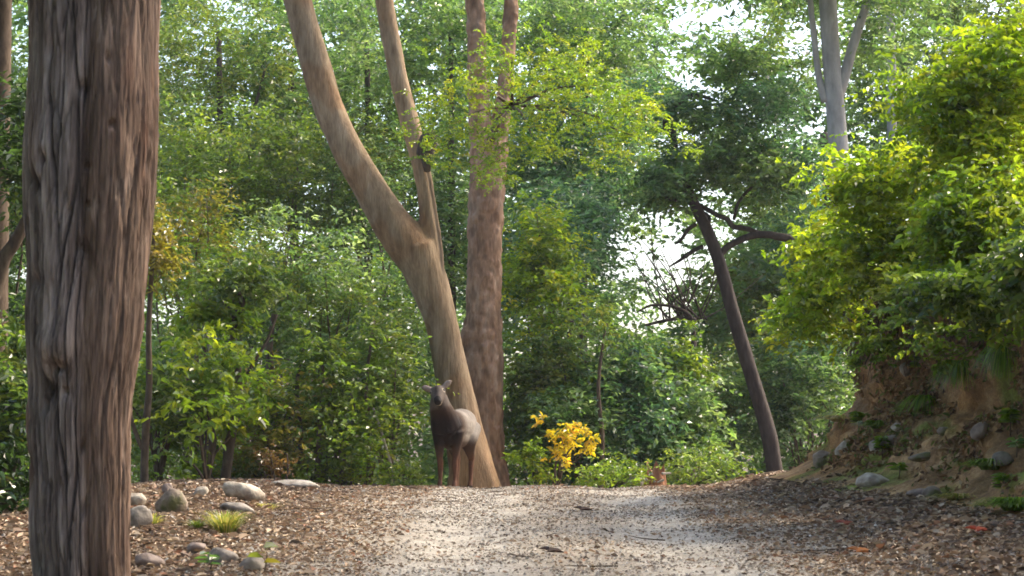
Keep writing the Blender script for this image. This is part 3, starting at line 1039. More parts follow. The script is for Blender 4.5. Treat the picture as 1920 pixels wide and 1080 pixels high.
for lb, px, top, pl, p2 in (('low leafy plant at the crest beside the thin straight sapling', 300, 850, 'mid', 'bright'), ('low leafy plant at the crest behind the pale oblong boulder', 400, 845, 'bright', 'yellow'),
                            ('low leafy plant at the crest behind the dry weed stalks', 490, 855, 'mid', 'olive'), ('low leafy plant at the crest behind the flat pale slab', 575, 850, 'bright', 'mid'),
                            ('low leafy plant at the crest just left of the pale leaning stick', 665, 850, 'yellow', 'mid'), ('low leafy plant at the crest between the leaning stick and the deer', 752, 862, 'bright', 'mid')):
    col_shrub(lb, px, 32.9, top, 42, pl, .085, 22, p2, rad=.18, thin=0, bottom=940)
# right of centre
col_shrub('slender yellow-green sapling rising right beside the reddish trunk', 1018, 38.0, 370, 58, 'yellow', .11, 60, 'bright', bottom=700, thin=.15)
col_shrub('low green shrub at the foot of the reddish trunk', 1008, 37.6, 690, 55, 'bright', .11, 42, 'mid')
col_shrub('cool-green leafy shrub behind the golden-leaved bush', 1080, 37.0, 600, 85, 'cool', .11, 85, 'mid')
col_shrub('dense bluish-green shrub above the broken stump', 1180, 37.6, 610, 85, 'teal', .12, 85, 'cool')
col_shrub('rounded green shrub right of the broken stump', 1270, 38.5, 640, 75, 'cool', .12, 80, 'bright')
col_shrub('green shrub at the foot of the leaning dark tree', 1360, 47.0, 640, 75, 'cool', .12, 60, 'mid')
col_shrub('pale blue-green shrub between the leaning tree and the earth bank', 1510, 47.0, 600, 75, 'cool', .12, 60, 'teal')
col_shrub('hazy green shrub in the far corner beside the bank, behind the blue-green one', 1540, 48.0, 520, 110, 'cool', .12, 75, 'mid')
col_shrub('low weedy plant left of the broken stump on the crest', 1150, 33.4, 845, 55, 'bright', .08, 26, None, rad=.2)
col_shrub('low weedy plant right of the broken stump on the crest', 1300, 33.6, 840, 75, 'mid', .09, 34, None, rad=.22)
shrub('small bush of golden-yellow leaves glowing right of the reddish trunk', 1045, 34.3,
      [(1040, 822, 85, 40, .4, 24, .17, 4, 5, .10, 'gold', {'thin': .1}), (1015, 850, 60, 60, .4, 18, .2, 5, 6, .09, 'yellow', {'thin': .1})], U)

# trees standing back
simple_tree('forest_tree', 'light green airy tree behind the massive trunk with sky showing through its leaves', 46.0,
            [[(430, 950, 40), (425, 600, 34), (415, 300, 26), (410, 60, 18)], [(418, 320, 16), (470, 220, 12), (500, 120, 8)]], BARK_DARK,
            [(400, 130, 150, 150, 2.0, 120, .42, 6, 8, .12, 'mid', {'thin': .2}), (380, 330, 130, 90, 1.6, 80, .42, 6, 8, .12, 'cool', {'thin': .12})], FT)
simple_tree('forest_tree', 'cool green tree filling the space left of the forked tree\'s left limb', 48.0,
            [[(560, 950, 38), (556, 600, 34), (548, 300, 26), (545, 100, 18)]], BARK_DARK,
            [(540, 120, 110, 140, 2.0, 95, .42, 6, 8, .12, 'cool', {'thin': .15}), (560, 330, 110, 90, 1.8, 85, .42, 6, 8, .12, 'cool', {'thin': .1})], FT)
simple_tree('forest_tree', 'dark green tree seen between the two limbs of the forked tree', 47.0,
            [[(690, 950, 34), (692, 600, 30), (690, 300, 24), (688, 80, 16)]], BARK_DARK,
            [(690, 130, 90, 130, 2.0, 80, .42, 6, 8, .12, 'cool', {'thin': .18}), (700, 330, 90, 100, 1.8, 70, .42, 6, 8, .12, 'mid', {'thin': .1})], FT)
simple_tree('forest_tree', 'green tree between the forked tree\'s right limb and the reddish trunk', 45.0,
            [[(850, 950, 30), (848, 600, 28), (846, 300, 22), (845, 60, 16)]], BARK_DARK,
            [(835, 90, 80, 110, 1.8, 62, .42, 6, 8, .12, 'cool', {'thin': .15}), (850, 400, 60, 160, 1.4, 70, .4, 6, 8, .11, 'cool', {'thin': .12})], FT)
simple_tree('forest_tree', 'blue-green tree behind the yellow-green spray, crown reaching the top edge', 48.0,
            [[(1090, 950, 40), (1092, 600, 34), (1096, 300, 28), (1100, 50, 20)]], BARK_DARK,
            [(1090, 60, 150, 100, 2.2, 110, .42, 6, 8, .13, 'cool', {'thin': .12}), (1080, 300, 120, 120, 2.0, 110, .42, 6, 8, .13, 'teal', {'thin': .1})], FT)
simple_tree('forest_tree', 'dense teal-green tree below the yellow-green spray, left of the bright gap', 43.0,
            [[(1075, 950, 30), (1072, 700, 26), (1066, 500, 20)]], BARK_DARK,
            [(1060, 470, 115, 105, 1.8, 125, .4, 7, 8, .12, 'teal', {'thin': .08})], FT)
simple_tree('forest_tree', 'hazy tree filling the space right of the leaning trunk under its limbs', 58.0,
            [[(1440, 950, 30), (1436, 700, 26), (1430, 560, 20)]], BARK_DARK,
            [(1440, 560, 100, 95, 2.2, 95, .5, 6, 8, .15, 'mid', {'thin': .1}), (1500, 440, 80, 70, 2.2, 60, .5, 6, 8, .15, 'cool', {'thin': .1})], FT)
simple_tree('forest_tree', 'dusky tree at the top right corner above the bank shrubs', 55.0,
            [[(1800, 700, 34), (1806, 300, 28), (1812, 60, 22)], [(1810, 180, 12), (1850, 90, 9), (1880, 0, 6)]], BARK_DARK,
            [(1820, 60, 130, 120, 1.6, 60, .42, 6, 8, .12, 'mid', {'thin': .2}), (1680, 170, 90, 90, 1.5, 45, .42, 6, 8, .12, 'cool', {'thin': .15})], FT)
simple_tree('slim_trunk', 'slim grey trunk at the top edge right of the tall pale tree', 48.0,
            [[(1672, 900, 24), (1672, 500, 22), (1672, 200, 18), (1670, 0, 16), (1668, -100, 14)]], BARK_GREY,
            [(1680, -60, 80, 60, 1.6, 34, .45, 6, 8, .14, 'cool')])

# far wood: one hazy mass
def far_wood():
    parts, mb = [], MB()
    n = 0
    for d0, d1, cnt, top in ((52, 60, 1150, -160), (62, 90, 1000, -160), (60, 72, 450, 450)):
        C = []
        while len(C) < cnt:
            d = rng.uniform(d0, d1, 4000)
            px = rng.uniform(-150, 2080, 4000)
            py = rng.uniform(top, 960, 4000)
            P = np.array([at(a, b, c) for a, b, c in zip(px, py, d)])
            dens = fbm(P * 0.35 + d0, 2)
            lim = top + 190 * np.sin(px * .006 + d0) + 120 * fbm(np.stack([px * .01, 0 * px, 0 * px + d0], -1), 2)
            ok = (dens > -0.3)
            ok &= gap_keep(P, 1.15)
            C += list(P[ok])
        C = np.array(C[:cnt])
        parts.append(sprays(C, rng.uniform(.7, 1.15, cnt), 11, 8, .25, 'cool', aspect=.55, broad=False))
    o = build_leaves(parts, 'far_wood', None)
    o['label'] = 'hazy mass of distant green forest filling the background'
    o['category'] = 'forest'
    for k in range(26):
        d = rng.uniform(54, 80)
        px = rng.uniform(-50, 1980)
        P, R = px_path([(px, 960, 26 * 50 / d), (px + rng.normal() * 10, 600, 22 * 50 / d), (px + rng.normal() * 20, 250, 16 * 50 / d), (px + rng.normal() * 30, -50, 8 * 50 / d)], d)
    return o
far_wood()

# the same forest, unseen beside and behind the viewer, added to darken the foreground
def wood_behind():
    n = 1500
    C = []
    while len(C) < n:
        a = rng.uniform(math.radians(125), math.radians(395))
        r = rng.uniform(9, 17)
        p = np.array((math.cos(a) * r, math.sin(a) * r + 4.0, rng.uniform(.3, 13)))
        if p[1] > 3 and abs(p[0]) < 6.5 + .3 * max(p[1], 0):
            continue
        C.append(p)
    for k in range(420):
        C.append(np.array((rng.uniform(-16, -6.5), rng.uniform(6, 26), rng.uniform(7.5, 12.5))))
    C = np.array(C)
    o = build_leaves([sprays(C, np.full(len(C), 1.2), 6, 7, .42, 'mid', aspect=.6, broad=False)], 'shade_wood', None)
    o['label'] = 'unseen green forest added beside and behind the viewer to block skylight'
    o['category'] = 'forest'
wood_behind()

# ------------------------------------------------------------------ thin stems
def stick(name, label, rows, d, mat, cat='sapling'):
    P, R = px_path(rows, d)
    mb = MB()
    mb.tube(P, R, 7, 8 * len(rows))
    o = mb.build(name, mat, None, loc=P[0], colfn=lambda V: np.ones((len(V), 3)))
    return tag(o, label, cat)

def sapling(label, d, stems, foliage=None, mat=BARK_TWIG):
    P, R = px_path(stems[0], d)
    e = thing('sapling', label, 'sapling', P[0])
    for k, rows in enumerate(stems):
        P, R = px_path(rows, d)
        mb = MB()
        mb.tube(P, R, 7, 8 * len(rows))
        mb.build('stem' if k == 0 else 'branch', mat, e, colfn=lambda V: np.ones((len(V), 3)))
    if foliage:
        parts = []
        for bl in foliage:
            C = blob(*bl[:2], d, *bl[2:6], seed=bl[0])
            parts.append(sprays(C, np.full(len(C), bl[6]), *bl[7:11]))
        build_leaves(parts, 'foliage', e)
    return e

sapling('thin crooked dark sapling left of the forked tree, bending right near its top', 31.6,
        [[(418, 945, 22), (425, 880, 20), (436, 800, 20), (448, 750, 18), (446, 690, 14), (438, 640, 13), (441, 595, 14), (455, 575, 14), (448, 550, 9), (440, 520, 6)],
         [(447, 745, 9), (470, 690, 7), (500, 640, 5), (520, 590, 4)], [(443, 600, 7), (420, 570, 6), (390, 560, 4)]],
        [(440, 520, 110, 60, .5, 36, .3, 6, 7, .11, 'mid'), (400, 580, 80, 40, .4, 14, .25, 5, 6, .13, 'yellow')])
sapling('straight thin brown sapling close to the right of the massive trunk', 30.0,
        [[(272, 960, 18), (271, 880, 16), (274, 800, 15), (280, 720, 13), (279, 620, 11), (284, 520, 9), (290, 420, 6)],
         [(272, 850, 10), (258, 820, 9), (246, 780, 7), (244, 730, 5)]],
        [(300, 470, 70, 70, .5, 26, .3, 6, 7, .10, 'olive')])
sapling('dark slim sapling stem rising from the undergrowth left of the deer', 32.6,
        [[(592, 930, 10), (598, 820, 9), (604, 740, 8), (606, 650, 5)]],
        [(606, 660, 50, 45, .4, 16, .26, 5, 6, .10, 'bright')])
sapling('second dark stem behind the crooked sapling, half hidden by leaves', 33.4,
        [[(505, 920, 22), (510, 830, 20), (512, 740, 18), (505, 660, 14), (515, 580, 9)]],
        [(515, 590, 60, 55, .4, 16, .28, 5, 6, .11, 'mid')])
for lb, px, d_, top, wd in (('slim dark stem left of the crooked sapling, leaning slightly right', 345, 33.0, 620, 8), ('slim dark stem midway between crooked sapling and deer', 560, 33.0, 640, 9),
                            ('slim stem close to the left of the deer, half veiled by leaves', 690, 33.0, 600, 9), ('slim dark stem right of the golden bush', 1125, 36.0, 600, 9)):
    sapling(lb, d_, [[(px, 930, wd * 1.3), (px + 4, 820, wd), (px - 3, 720, wd * .8), (px + 12, top, wd * .5)]], [(px + 12, top + 10, 45, 45, .4, 10, .3, 5, 6, .1, 'mid')])
stick('leaning_stick', 'pale bare stick leaning in the undergrowth left of the deer', [(744, 915, 7), (728, 855, 6), (712, 800, 5), (700, 765, 4)], 32.6, STICK, 'stick')
stick('leaning_stick', 'short bleached stick slanting beside the crooked sapling', [(412, 720, 9), (398, 670, 8), (386, 625, 7), (380, 600, 5)], 32.0, STICK, 'stick')
sapling('dry reddish-brown weed stalks standing on the left verge above the pale boulder', 30.6,
        [[(520, 925, 5), (512, 880, 4), (506, 845, 3)], [(532, 925, 5), (540, 880, 4), (538, 850, 3)], [(510, 925, 4), (495, 885, 3)]],
        [(515, 865, 32, 28, .25, 14, .16, 5, 6, .06, 'rust')])

# dead tangle of bare twigs inside the bright gap
mb = MB()
for k in range(26):
    p0 = at(1290 + rng.normal() * 30, 600, 46)
    p1 = at(1290 + rng.normal() * 60, 470 + rng.normal() * 40, 46 + rng.normal())
    mb.tube([p0, (p0 + p1) / 2 + rng.normal(size=3) * .15, p1], [.02, .014, .006], 5, 8)
P_, R_ = px_path([(1300, 640, 9), (1298, 600, 8), (1272, 578, 6), (1225, 572, 5), (1195, 585, 3)], 45.5)
mb.tube(P_, R_, 7, 24)
P_, R_ = px_path([(1305, 600, 8), (1265, 598, 7), (1200, 612, 5)], 45.5)
mb.tube(P_, R_, 7, 24)
P_, R_ = px_path([(1300, 960, 18), (1302, 800, 16), (1300, 640, 13)], 45.5)
mb.tube(P_, R_, 7, 24)
tag(mb.build('bare_shrub', BARK_DARK, None, loc=P_[0]), 'bare dark twigs crossing the bright gap left of the leaning tree', 'shrub')

# ------------------------------------------------------------------ bank shrubs on the right
SH = 'leafy shrubs hanging over the earth bank'
def bank_shrub(label, px, py, d, blobs, nst=6):
    b = bank_pt(min(d, 29.0), 1.06)
    blobs = [(q[0], q[1], q[2] * 1.08, q[3] * 1.1, q[4] * 1.1, int(q[5] * 1.0), q[6] * 1.5, *q[7:]) for q in blobs]
    return shrub(label, px, d, blobs, SH, base=b, stem_r=.02, nst=nst)
kwb = dict(aspect=.62, droop=.2, flat=.35)
bank_shrub('bright yellow-green shrub at the far corner of the bank, reaching over the road', 1560, 520, 27.0,
           [(1590, 500, 105, 95, .8, 62, .26, 9, 9, .086, 'lime', kwb), (1530, 560, 70, 45, .5, 24, .22, 6, 7, .10, 'lime', kwb)])
bank_shrub('small drooping yellow-green branch shrub under the far corner shrub', 1530, 620, 27.6,
           [(1500, 610, 70, 28, .4, 16, .2, 5, 7, .09, 'lime', kwb), (1590, 600, 70, 40, .4, 16, .22, 5, 7, .09, 'yellow', kwb)])
bank_shrub('tall bright green shrub in the middle of the bank top', 1680, 380, 25.0,
           [(1690, 370, 135, 120, .9, 84, .27, 9, 9, .088, 'lime', kwb), (1650, 500, 110, 70, .7, 44, .25, 9, 9, .086, 'yellow', kwb)])
bank_shrub('lush yellow-green shrub in the upper right, leaves large and sunlit', 1800, 240, 23.0,
           [(1820, 230, 130, 120, 1.0, 84, .27, 9, 9, .088, 'lime', kwb), (1760, 170, 110, 80, .8, 26, .27, 9, 9, .085, 'yellow', kwb), (1890, 110, 100, 90, .8, 40, .27, 9, 9, .088, 'lime', kwb)])
bank_shrub('broad green shrub at the right edge above the dark earth', 1860, 420, 21.5,
           [(1860, 420, 120, 110, .9, 84, .25, 9, 9, .086, 'yellow', kwb), (1800, 520, 110, 60, .6, 40, .23, 9, 9, .086, 'lime', kwb)])
bank_shrub('low green shrub trailing down the dark earth face at the right', 1830, 570, 20.5,
           [(1850, 560, 110, 45, .5, 34, .2, 6, 7, .095, 'bright', kwb), (1740, 560, 90, 35, .5, 22, .2, 5, 7, .09, 'mid', kwb)])
bank_shrub('small creeper trailing down the upper bank face near its far corner', 1640, 650, 26.0,
           [(1650, 650, 45, 40, .3, 12, .16, 5, 7, .08, 'bright', kwb)], 3)
bank_shrub('creeper trailing down the middle of the bank face', 1760, 640, 23.5,
           [(1760, 640, 60, 45, .3, 14, .16, 5, 7, .08, 'bright', kwb)], 3)
bank_shrub('dark green shrub cut by the right edge, beside the broad green shrub', 1930, 520, 19.5,
           [(1940, 520, 60, 120, .6, 32, .25, 6, 7, .11, 'mid', kwb)])

# unseen slope trees added beyond the right edge: crowns shade the near road
def hill_shade_tree(label, x, y, h, r, pal, n=130):
    z = float(np.interp(x - float(bank_foot(min(y, 29))), prof[:, 0], prof[:, 1]) + gz(4.5, min(y, 40), False)) - 0.3
    e = thing('hillside_shade_tree', label, 'tree', (x, y, z), 'unseen shade trees added on the slope above the bank')
    mb = MB()
    zc = 11.5
    mb.tube([(x, y, z - .3), (x - .3, y, z + (zc - z) * .5), (x - 1.2, y, zc)], [.26, .2, .08], 10, 14)
    C = []
    while len(C) < n:
        p = rng.uniform(-1, 1, 3)
        if np.linalg.norm(p) < 1 + .2 * rng.normal():
            C.append(np.array((x - 1.5, y, zc)) + p * np.array((r, r, 1.9)))
    C = np.array(C)
    mb.build('trunk', BARK_DARK, e)
    mb = MB()
    stems_to(mb, np.array((x - .8, y, zc - 1.5)), C[::12], .06)
    mb.build('limb', BARK_DARK, e)
    build_leaves([sprays(C, rng.uniform(.5, .8, n), 7, 8, .2, pal)], 'crown', e)

hill_shade_tree('unseen slope tree added for shade nearest the viewer, its crown arching over the near road', 10.5, 18.0, 9, 4.4, 'mid', 230)
hill_shade_tree('unseen slope tree added for shade lowest on the hill, its thin crown arching over the massive trunk', 8.0, 13.0, 9, 3.6, 'mid', 130)

# ------------------------------------------------------------------ rocks
def rock(name, label, p, size, mat, rot=(0, 0, 0), seed=0, sink=0.3, flat=1.0, cat='rock', group=None, rough=.22):
    me_n = 3
    import bmesh
    bm = bmesh.new()
    bmesh.ops.create_icosphere(bm, subdivisions=me_n, radius=1.0)
    V = np.array([v.co[:] for v in bm.verts])
    Fs = np.array([[v.index for v in f.verts] for f in bm.faces])
    bm.free()
    n = norm(V)
    r = 1 + rough * fbm(V * 1.1 + seed * 7.7, 3) + 0.06 * fbm(V * 4 + seed, 2)
    # facets: clip with a few random planes
    rg = np.random.default_rng(seed + 100)
    W = V * r[:, None]
    for k in range(11):
        pn = norm(rg.normal(size=3))
        dcut = rg.uniform(.6, .92)
        ex = W @ pn - dcut
        W = W - np.where(ex > 0, ex * .8, 0)[:, None] * pn
    W = W * np.asarray(size)
    M = np.array(Euler(rot).to_matrix())
    W = W @ M.T
    o = mesh_obj(name, W, Fs, mat, None, None, True)
    lo = W[:, 2].min()
    o.location = (p[0], p[1], p[2] - lo * (1 - sink) + 0.0 - 0.0)
    return tag(o, label, cat, group)

LR = 'stones on the left verge'
def grock(label, px, py, wpx, hpx, mat, seed, rot=(0, 0, 0), sink=.3, dep=None, name='stone', rough=.22):
    p = ground_hit(px, py)
    s = p[1] / F
    sink = sink + .18
    sx, sz = wpx * .5 * s, hpx * .5 * s / (1 - sink * .5)
    return rock(name, label, p, (sx, dep or sx * .7, sz), mat, rot, seed, sink, group=LR, rough=rough)

grock('smooth pale oblong boulder lying on the left verge', 455, 936, 88, 34, STONE_PALE, 1, (0, .22, .1), .15, name='boulder', rough=.12)
grock('flat pale stone slab lying level on the left side of the crest', 560, 915, 110, 16, STONE_PALE, 2, (0, .06, 0), .3)
grock('grey rounded stone peeking out beside the massive trunk, lower one', 262, 990, 62, 44, STONE_GREY, 3, (0, -.2, 0), .2)
grock('pale stone behind the rounded grey one beside the massive trunk', 258, 950, 50, 30, STONE_PALE, 4, (0, 0, 0), .2)
grock('brown mossy boulder between massive trunk and grass tuft', 325, 965, 66, 52, STONE_BROWN, 5, (0, .1, 0), .2, name='boulder')
grock('small pinkish stone on top of the brown mossy boulder', 318, 925, 26, 24, STONE_PINK, 6)
grock('small pale stone left of the oblong boulder', 380, 932, 34, 22, STONE_PALE, 7)
grock('flat grey stone just below the oblong boulder', 448, 962, 70, 22, STONE_GREY, 8, (0, .1, 0), .3)
grock('large grey stone half buried at the bottom left of the road', 420, 1058, 66, 34, STONE_GREY, 10, (0, .15, 0), .3)
grock('grey angular stone at the bottom edge right of the green seedling', 478, 1072, 60, 30, STONE_GREY, 11, (0, -.1, .4), .3)
grock('pinkish stone at the foot of the massive trunk by the bottom edge', 285, 1062, 60, 26, STONE_PINK, 12, (0, .1, .2), .3)
grock('small brown stone between grass tuft and green seedling', 370, 1035, 44, 22, STONE_PINK, 14, (0, -.1, .2), .3)

BR = 'stones in the earth bank'
def brock(label, px, py, wpx, hpx, mat, seed, rot=(0, 0, 0), name='stone', rough=.22):
    p = bank_hit(px, py)
    s = p[1] / F
    o = rock(name, label, p, (wpx * .5 * s, wpx * .42 * s, hpx * .5 * s), mat, rot, seed, 0, group=BR, rough=rough)
    o.location = (p[0] - .04, p[1] - .06, p[2])
    return o
brock('egg-shaped pale grey stone standing out of the far end of the bank', 1588, 842, 34, 44, STONE_PALE, 21, (0, .5, 0), rough=.1)
brock('squat brown block of stone at the far toe of the bank', 1548, 868, 52, 44, STONE_BROWN, 22)
brock('small white-grey stone high on the bank ledge', 1686, 800, 24, 18, STONE_PALE, 23)
brock('long greyish-pink stone lying along the bank ledge', 1672, 828, 54, 22, STONE_PINK, 24, (0, -.3, 0))
brock('pale blunt stone left of the long pinkish one on the ledge', 1642, 838, 30, 28, STONE_PALE, 25)
brock('big pale lumpy rock low on the bank beside the green seedling', 1645, 902, 82, 46, STONE_PALE, 26, (0, .15, 0), name='boulder')
brock('pinkish slanting slab on the bank ledge near the right edge', 1842, 810, 44, 30, STONE_PINK, 27, (0, -.6, 0))
brock('mossy brown cobble on the ledge left of the slanting slab', 1777, 812, 36, 24, STONE_BROWN, 28)
brock('flat pinkish stone low on the bank toe', 1732, 954, 70, 20, STONE_PINK, 29)
brock('rounded mossy stone stacked on the flat pinkish one', 1752, 930, 38, 32, STONE_BROWN, 30)
brock('flat stone under the ledge above the reddish earth', 1735, 855, 60, 18, STONE_BROWN, 31, (0, -.15, 0))
brock('dark grey stone at the right edge low on the bank', 1890, 860, 44, 30, STONE_GREY, 32)
brock('small grey stone near the top of the dark earth face', 1702, 690, 26, 30, STONE_GREY, 33)

# ------------------------------------------------------------------ grass tufts
def grass_tuft(label, p, h, spread, n, cols, hang=0.0, group='grass tufts', lean=(0, 0, 0), width=.006):
    p = np.asarray(p, float)
    ang = rng.uniform(0, 2 * np.pi, n)
    rr = spread * rng.random(n) ** .7
    V, T, C = [], [], []
    b = p + np.stack([np.cos(ang) * rr * .35, np.sin(ang) * rr * .35, 0 * ang - .01], -1)
    hh = h * rng.uniform(.5, 1.1, n)
    out = np.stack([np.cos(ang), np.sin(ang), 0 * ang], -1) * (rr * 1.2)[:, None] + np.asarray(lean)
    k = 5
    ts = np.linspace(0, 1, k)
    sidev = norm(np.cross(out + 1e-4, (0, 0, 1.0)))
    rows = []
    for t in ts:
        c = b + out * t ** 1.6
        c[:, 2] += hh * (t - (0.35 + hang) * t ** 2.4)
        wv = width * (1 - t * .92)
        rows.append((c - sidev * wv, c + sidev * wv))
    Vv = np.stack([np.stack(r, 1) for r in rows], 1).reshape(-1, 3)
    base = np.arange(n)[:, None] * (2 * k)
    Fq = []
    for q_ in range(k - 1):
        Fq.append(base + np.array([2 * q_, 2 * q_ + 1, 2 * q_ + 3, 2 * q_ + 2]))
    Fq = np.vstack(Fq)
    c = np.asarray(cols)[rng.choice(len(cols), n)] * rng.uniform(.7, 1.3, n)[:, None]
    o = mesh_obj('grass_tuft', Vv, Fq, LEAF, None, np.repeat(c, 2 * k, 0), False, loc=p)
    return tag(o, label, 'grass', group)
GREENG = [(0.12, .24, .03), (.18, .28, .04), (.08, .17, .03)]
STRAW = [(.30, .26, .10), (.18, .22, .06), (.38, .32, .18)]
grass_tuft('drooping tuft of pale green grass on the left verge', ground_hit(425, 1000), .42, .30, 420, STRAW + [(.12, .17, .05), (.20, .22, .09)], .15)
grass_tuft('small green grass tuft left of the drooping one', ground_hit(372, 990), .18, .16, 120, [(.09, .15, .035), (.14, .17, .05)], .2)
grass_tuft('dry straw grass around the end of the oblong boulder', ground_hit(505, 955), .16, .2, 120, STRAW, .2)
grass_tuft('straw-coloured grass beside the brown mossy boulder', ground_hit(290, 985), .25, .18, 120, STRAW, .2)
for lb, px, py, h, sp, n in (('thick tuft of hanging green grass high at the right edge of the bank', 1885, 660, .42, .22, 190),
                             ('hanging green grass left of the thick tuft on the bank face', 1805, 685, .38, .20, 150),
                             ('short bright green grass tuft above the egg-shaped stone', 1648, 800, .28, .16, 200),
                             ('thin green grass in the middle of the dark earth face', 1735, 750, .28, .2, 130),
                             ('green grass below the ledge near the right edge', 1860, 880, .32, .24, 220),
                             ('grass clump at the lower right corner of the bank', 1905, 965, .34, .24, 240),
                             ('yellowish grass on the far toe of the bank', 1575, 790, .26, .2, 180),
                             ('ochre dry grass at the bank foot near the flat pinkish stone', 1800, 945, .2, .22, 160)):
    g = GREENG if 'green' in lb or 'clump' in lb else STRAW
    grass_tuft(lb, bank_hit(px, py) + np.array((-.04, -.05, 0)), h, sp, n, g, 1.35 if py < 760 else .5, 'grass tufts on the bank', lean=(-.14, -.14, 0), width=.013)

# ------------------------------------------------------------------ seedlings
def seedling(label, p, h, pal, n, leaf, group='seedlings'):
    e = thing('seedling', label, 'plant', p, group)
    p = np.asarray(p, float)
    mb = MB()
    top = p + np.array((rng.normal() * .02, 0, h))
    mb.tube([p - (0, 0, .03), (p + top) / 2 + (0.01, 0, 0), top], [.007, .006, .003], 5, 6)
    mb.build('stem', BARK_TWIG, e)
    a = np.arange(n) * 2.4
    D = np.stack([np.cos(a), np.sin(a), .15 + 0 * a], -1)
    P_ = p + np.stack([0 * a, 0 * a, h * np.linspace(.45, 1, n)], -1)
    g = leaves_geo(P_, D, np.tile((0, 0, 1.0), (n, 1)) + .3 * rng.normal(size=(n, 3)), leaf * rng.uniform(.8, 1.2, n), leaf * .5 * np.ones(n), pick(pal, n))
    build_leaves([g], 'leaf_cluster', e)
seedling('bluish-green seedling among the stones at the bottom left', ground_hit(396, 1074), .14, 'cool', 8, .12)
seedling('thin seedling with one drooping yellow-green leaf on the left of the road', ground_hit(497, 1078), .2, 'olive', 4, .16)
seedling('pale green broad-leaved seedling beside the big lumpy rock on the bank', bank_hit(1692, 890) + np.array((-.05, -.08, 0)), .14, 'bright', 12, .13)
seedling('small bluish seedling at the right edge of the bank', bank_hit(1912, 850) + np.array((-.05, -.05, 0)), .14, 'cool', 10, .13)
for lb, px, py in (('leafy weed clinging to the dark bank face under the trailing shrub', 1690, 660), ('leafy weed on the far corner of the bank face', 1610, 700),
                   ('leafy weed high on the dark earth near the right edge', 1850, 650), ('leafy weed on the bank below the broad green shrub', 1780, 640), ('leafy weed low on the bank above the big lumpy rock', 1660, 850),
                   ('leafy weed hanging at the right edge above the dark grey stone', 1905, 800), ('leafy weed at the bank foot in the lower right corner', 1890, 930),
                   ('leafy weed beside the egg-shaped stone on the far corner', 1615, 800), ('leafy weed on the ochre earth left of the hanging grass', 1730, 700)):
    seedling(lb, bank_hit(px, py) + np.array((-.06, -.06, -.05)), .24, 'bright', 34, .12, 'weeds on the bank face')

# ------------------------------------------------------------------ stump
def stump():
    d = 33.3
    x = (1228 - 960) / F * d
    z = float(gz(x, d)) - .05
    e = thing('broken_stump', 'short broken reddish-brown stump on the crest right of the golden bush', 'stump', (x, d, z))
    a = np.linspace(0, 2 * np.pi, 28, endpoint=False)
    V, Fq = [], []
    hts = [0, .1, .2, .3]
    top = .33 + .08 * np.sin(a * 3) + .06 * rng.normal(size=28)
    for k, t in enumerate(np.linspace(0, 1, 6)):
        r = .15 * (1.25 - .3 * t) + .015 * np.sin(a * 5)
        V.append(np.stack([x + r * np.cos(a), d + r * np.sin(a), z + top * t], -1))
    V.append(np.tile([[x, d, z + .2]], (1, 1)))
    V = np.vstack(V)
    for k in range(5):
        for q_ in range(28):
            Fq.append((k * 28 + q_, k * 28 + (q_ + 1) % 28, (k + 1) * 28 + (q_ + 1) % 28, (k + 1) * 28 + q_))
    for q_ in range(28):
        Fq.append((140 + q_, 140 + (q_ + 1) % 28, 168))
    mesh_obj('trunk', V, Fq, BARK_RED, e, np.ones((len(V), 3)) * np.array((.9, .7, .6)), False)
    for k in range(9):
        mb = MB()
        p = np.array((x - .1 + rng.normal() * .14, d - .2 + rng.normal() * .08, z + rng.uniform(.05, .3)))
        q2 = p + rng.normal(size=3) * np.array((.1, .06, .06))
        mb.tube([p, q2], [.022, .012], 5, 4)
        mb.build('splinter', STICK, e, smooth=False)
stump()
rock('stone', 'small dark and white mottled stone left of the broken stump', np.array(((1190 - 960) / F * 33, 33.0, float(gz((1190 - 960) / F * 33, 33.0)))), (.16, .12, .14), STONE_GREY, seed=77, group=None)

# ------------------------------------------------------------------ leaf litter, gravel
def litter():
    n = 95000
    y = 14.5 + 20 * rng.random(n) ** 1.1
    x = rng.uniform(-6.5, 5.3, n)
    trk = np.exp(-((x + 0.45) / 0.6) ** 4) + np.exp(-((x - 1.5) / 0.5) ** 4)
    clump = fbm(np.stack([x, y, 0 * x], -1) * 1.1, 3)
    mid = np.exp(-((x - .45) / 1.75) ** 4)
    keep = rng.random(n) < np.clip(1.0 - 0.5 * trk - .88 * mid + .35 * clump, .035, 1)
    keep &= x < bank_foot(y) + .25
    x, y = x[keep], y[keep]
    n = len(x)
    road_in = (x > -1.9) & (x < 2.7)
    z = gz(x, y) + rng.uniform(.004, .022, n) + np.where(road_in, .012, .002)
    a = rng.uniform(0, 2 * np.pi, n)
    D = np.stack([np.cos(a), np.sin(a), .22 * rng.normal(size=n)], -1)
    Nn = np.array((0, 0, 1.0)) + .38 * rng.normal(size=(n, 3))
    L = rng.uniform(.028, .085, n) * np.where(road_in, .72, 1.05) * np.where(rng.random(n) < .05, 1.8, 1.0)
    pal = np.array([(.31, .22, .145), (.42, .32, .225), (.21, .14, .095), (.52, .43, .33), (.10, .07, .05), (.30, .16, .095), (.35, .27, .17)])
    C = pal[rng.choice(7, n, p=[.26, .20, .19, .08, .13, .07, .07])] * rng.uniform(.75, 1.25, n)[:, None]
    o = build_leaves([leaves_geo(np.stack([x, y, z], -1), D, Nn, L, L * rng.uniform(.4, .7, n), C)], 'leaf_litter', None, mat=LEAF_DRY)
    o['label'] = 'brown dry leaf litter strewn over road and verges'
    o['category'] = 'leaf litter'
litter()

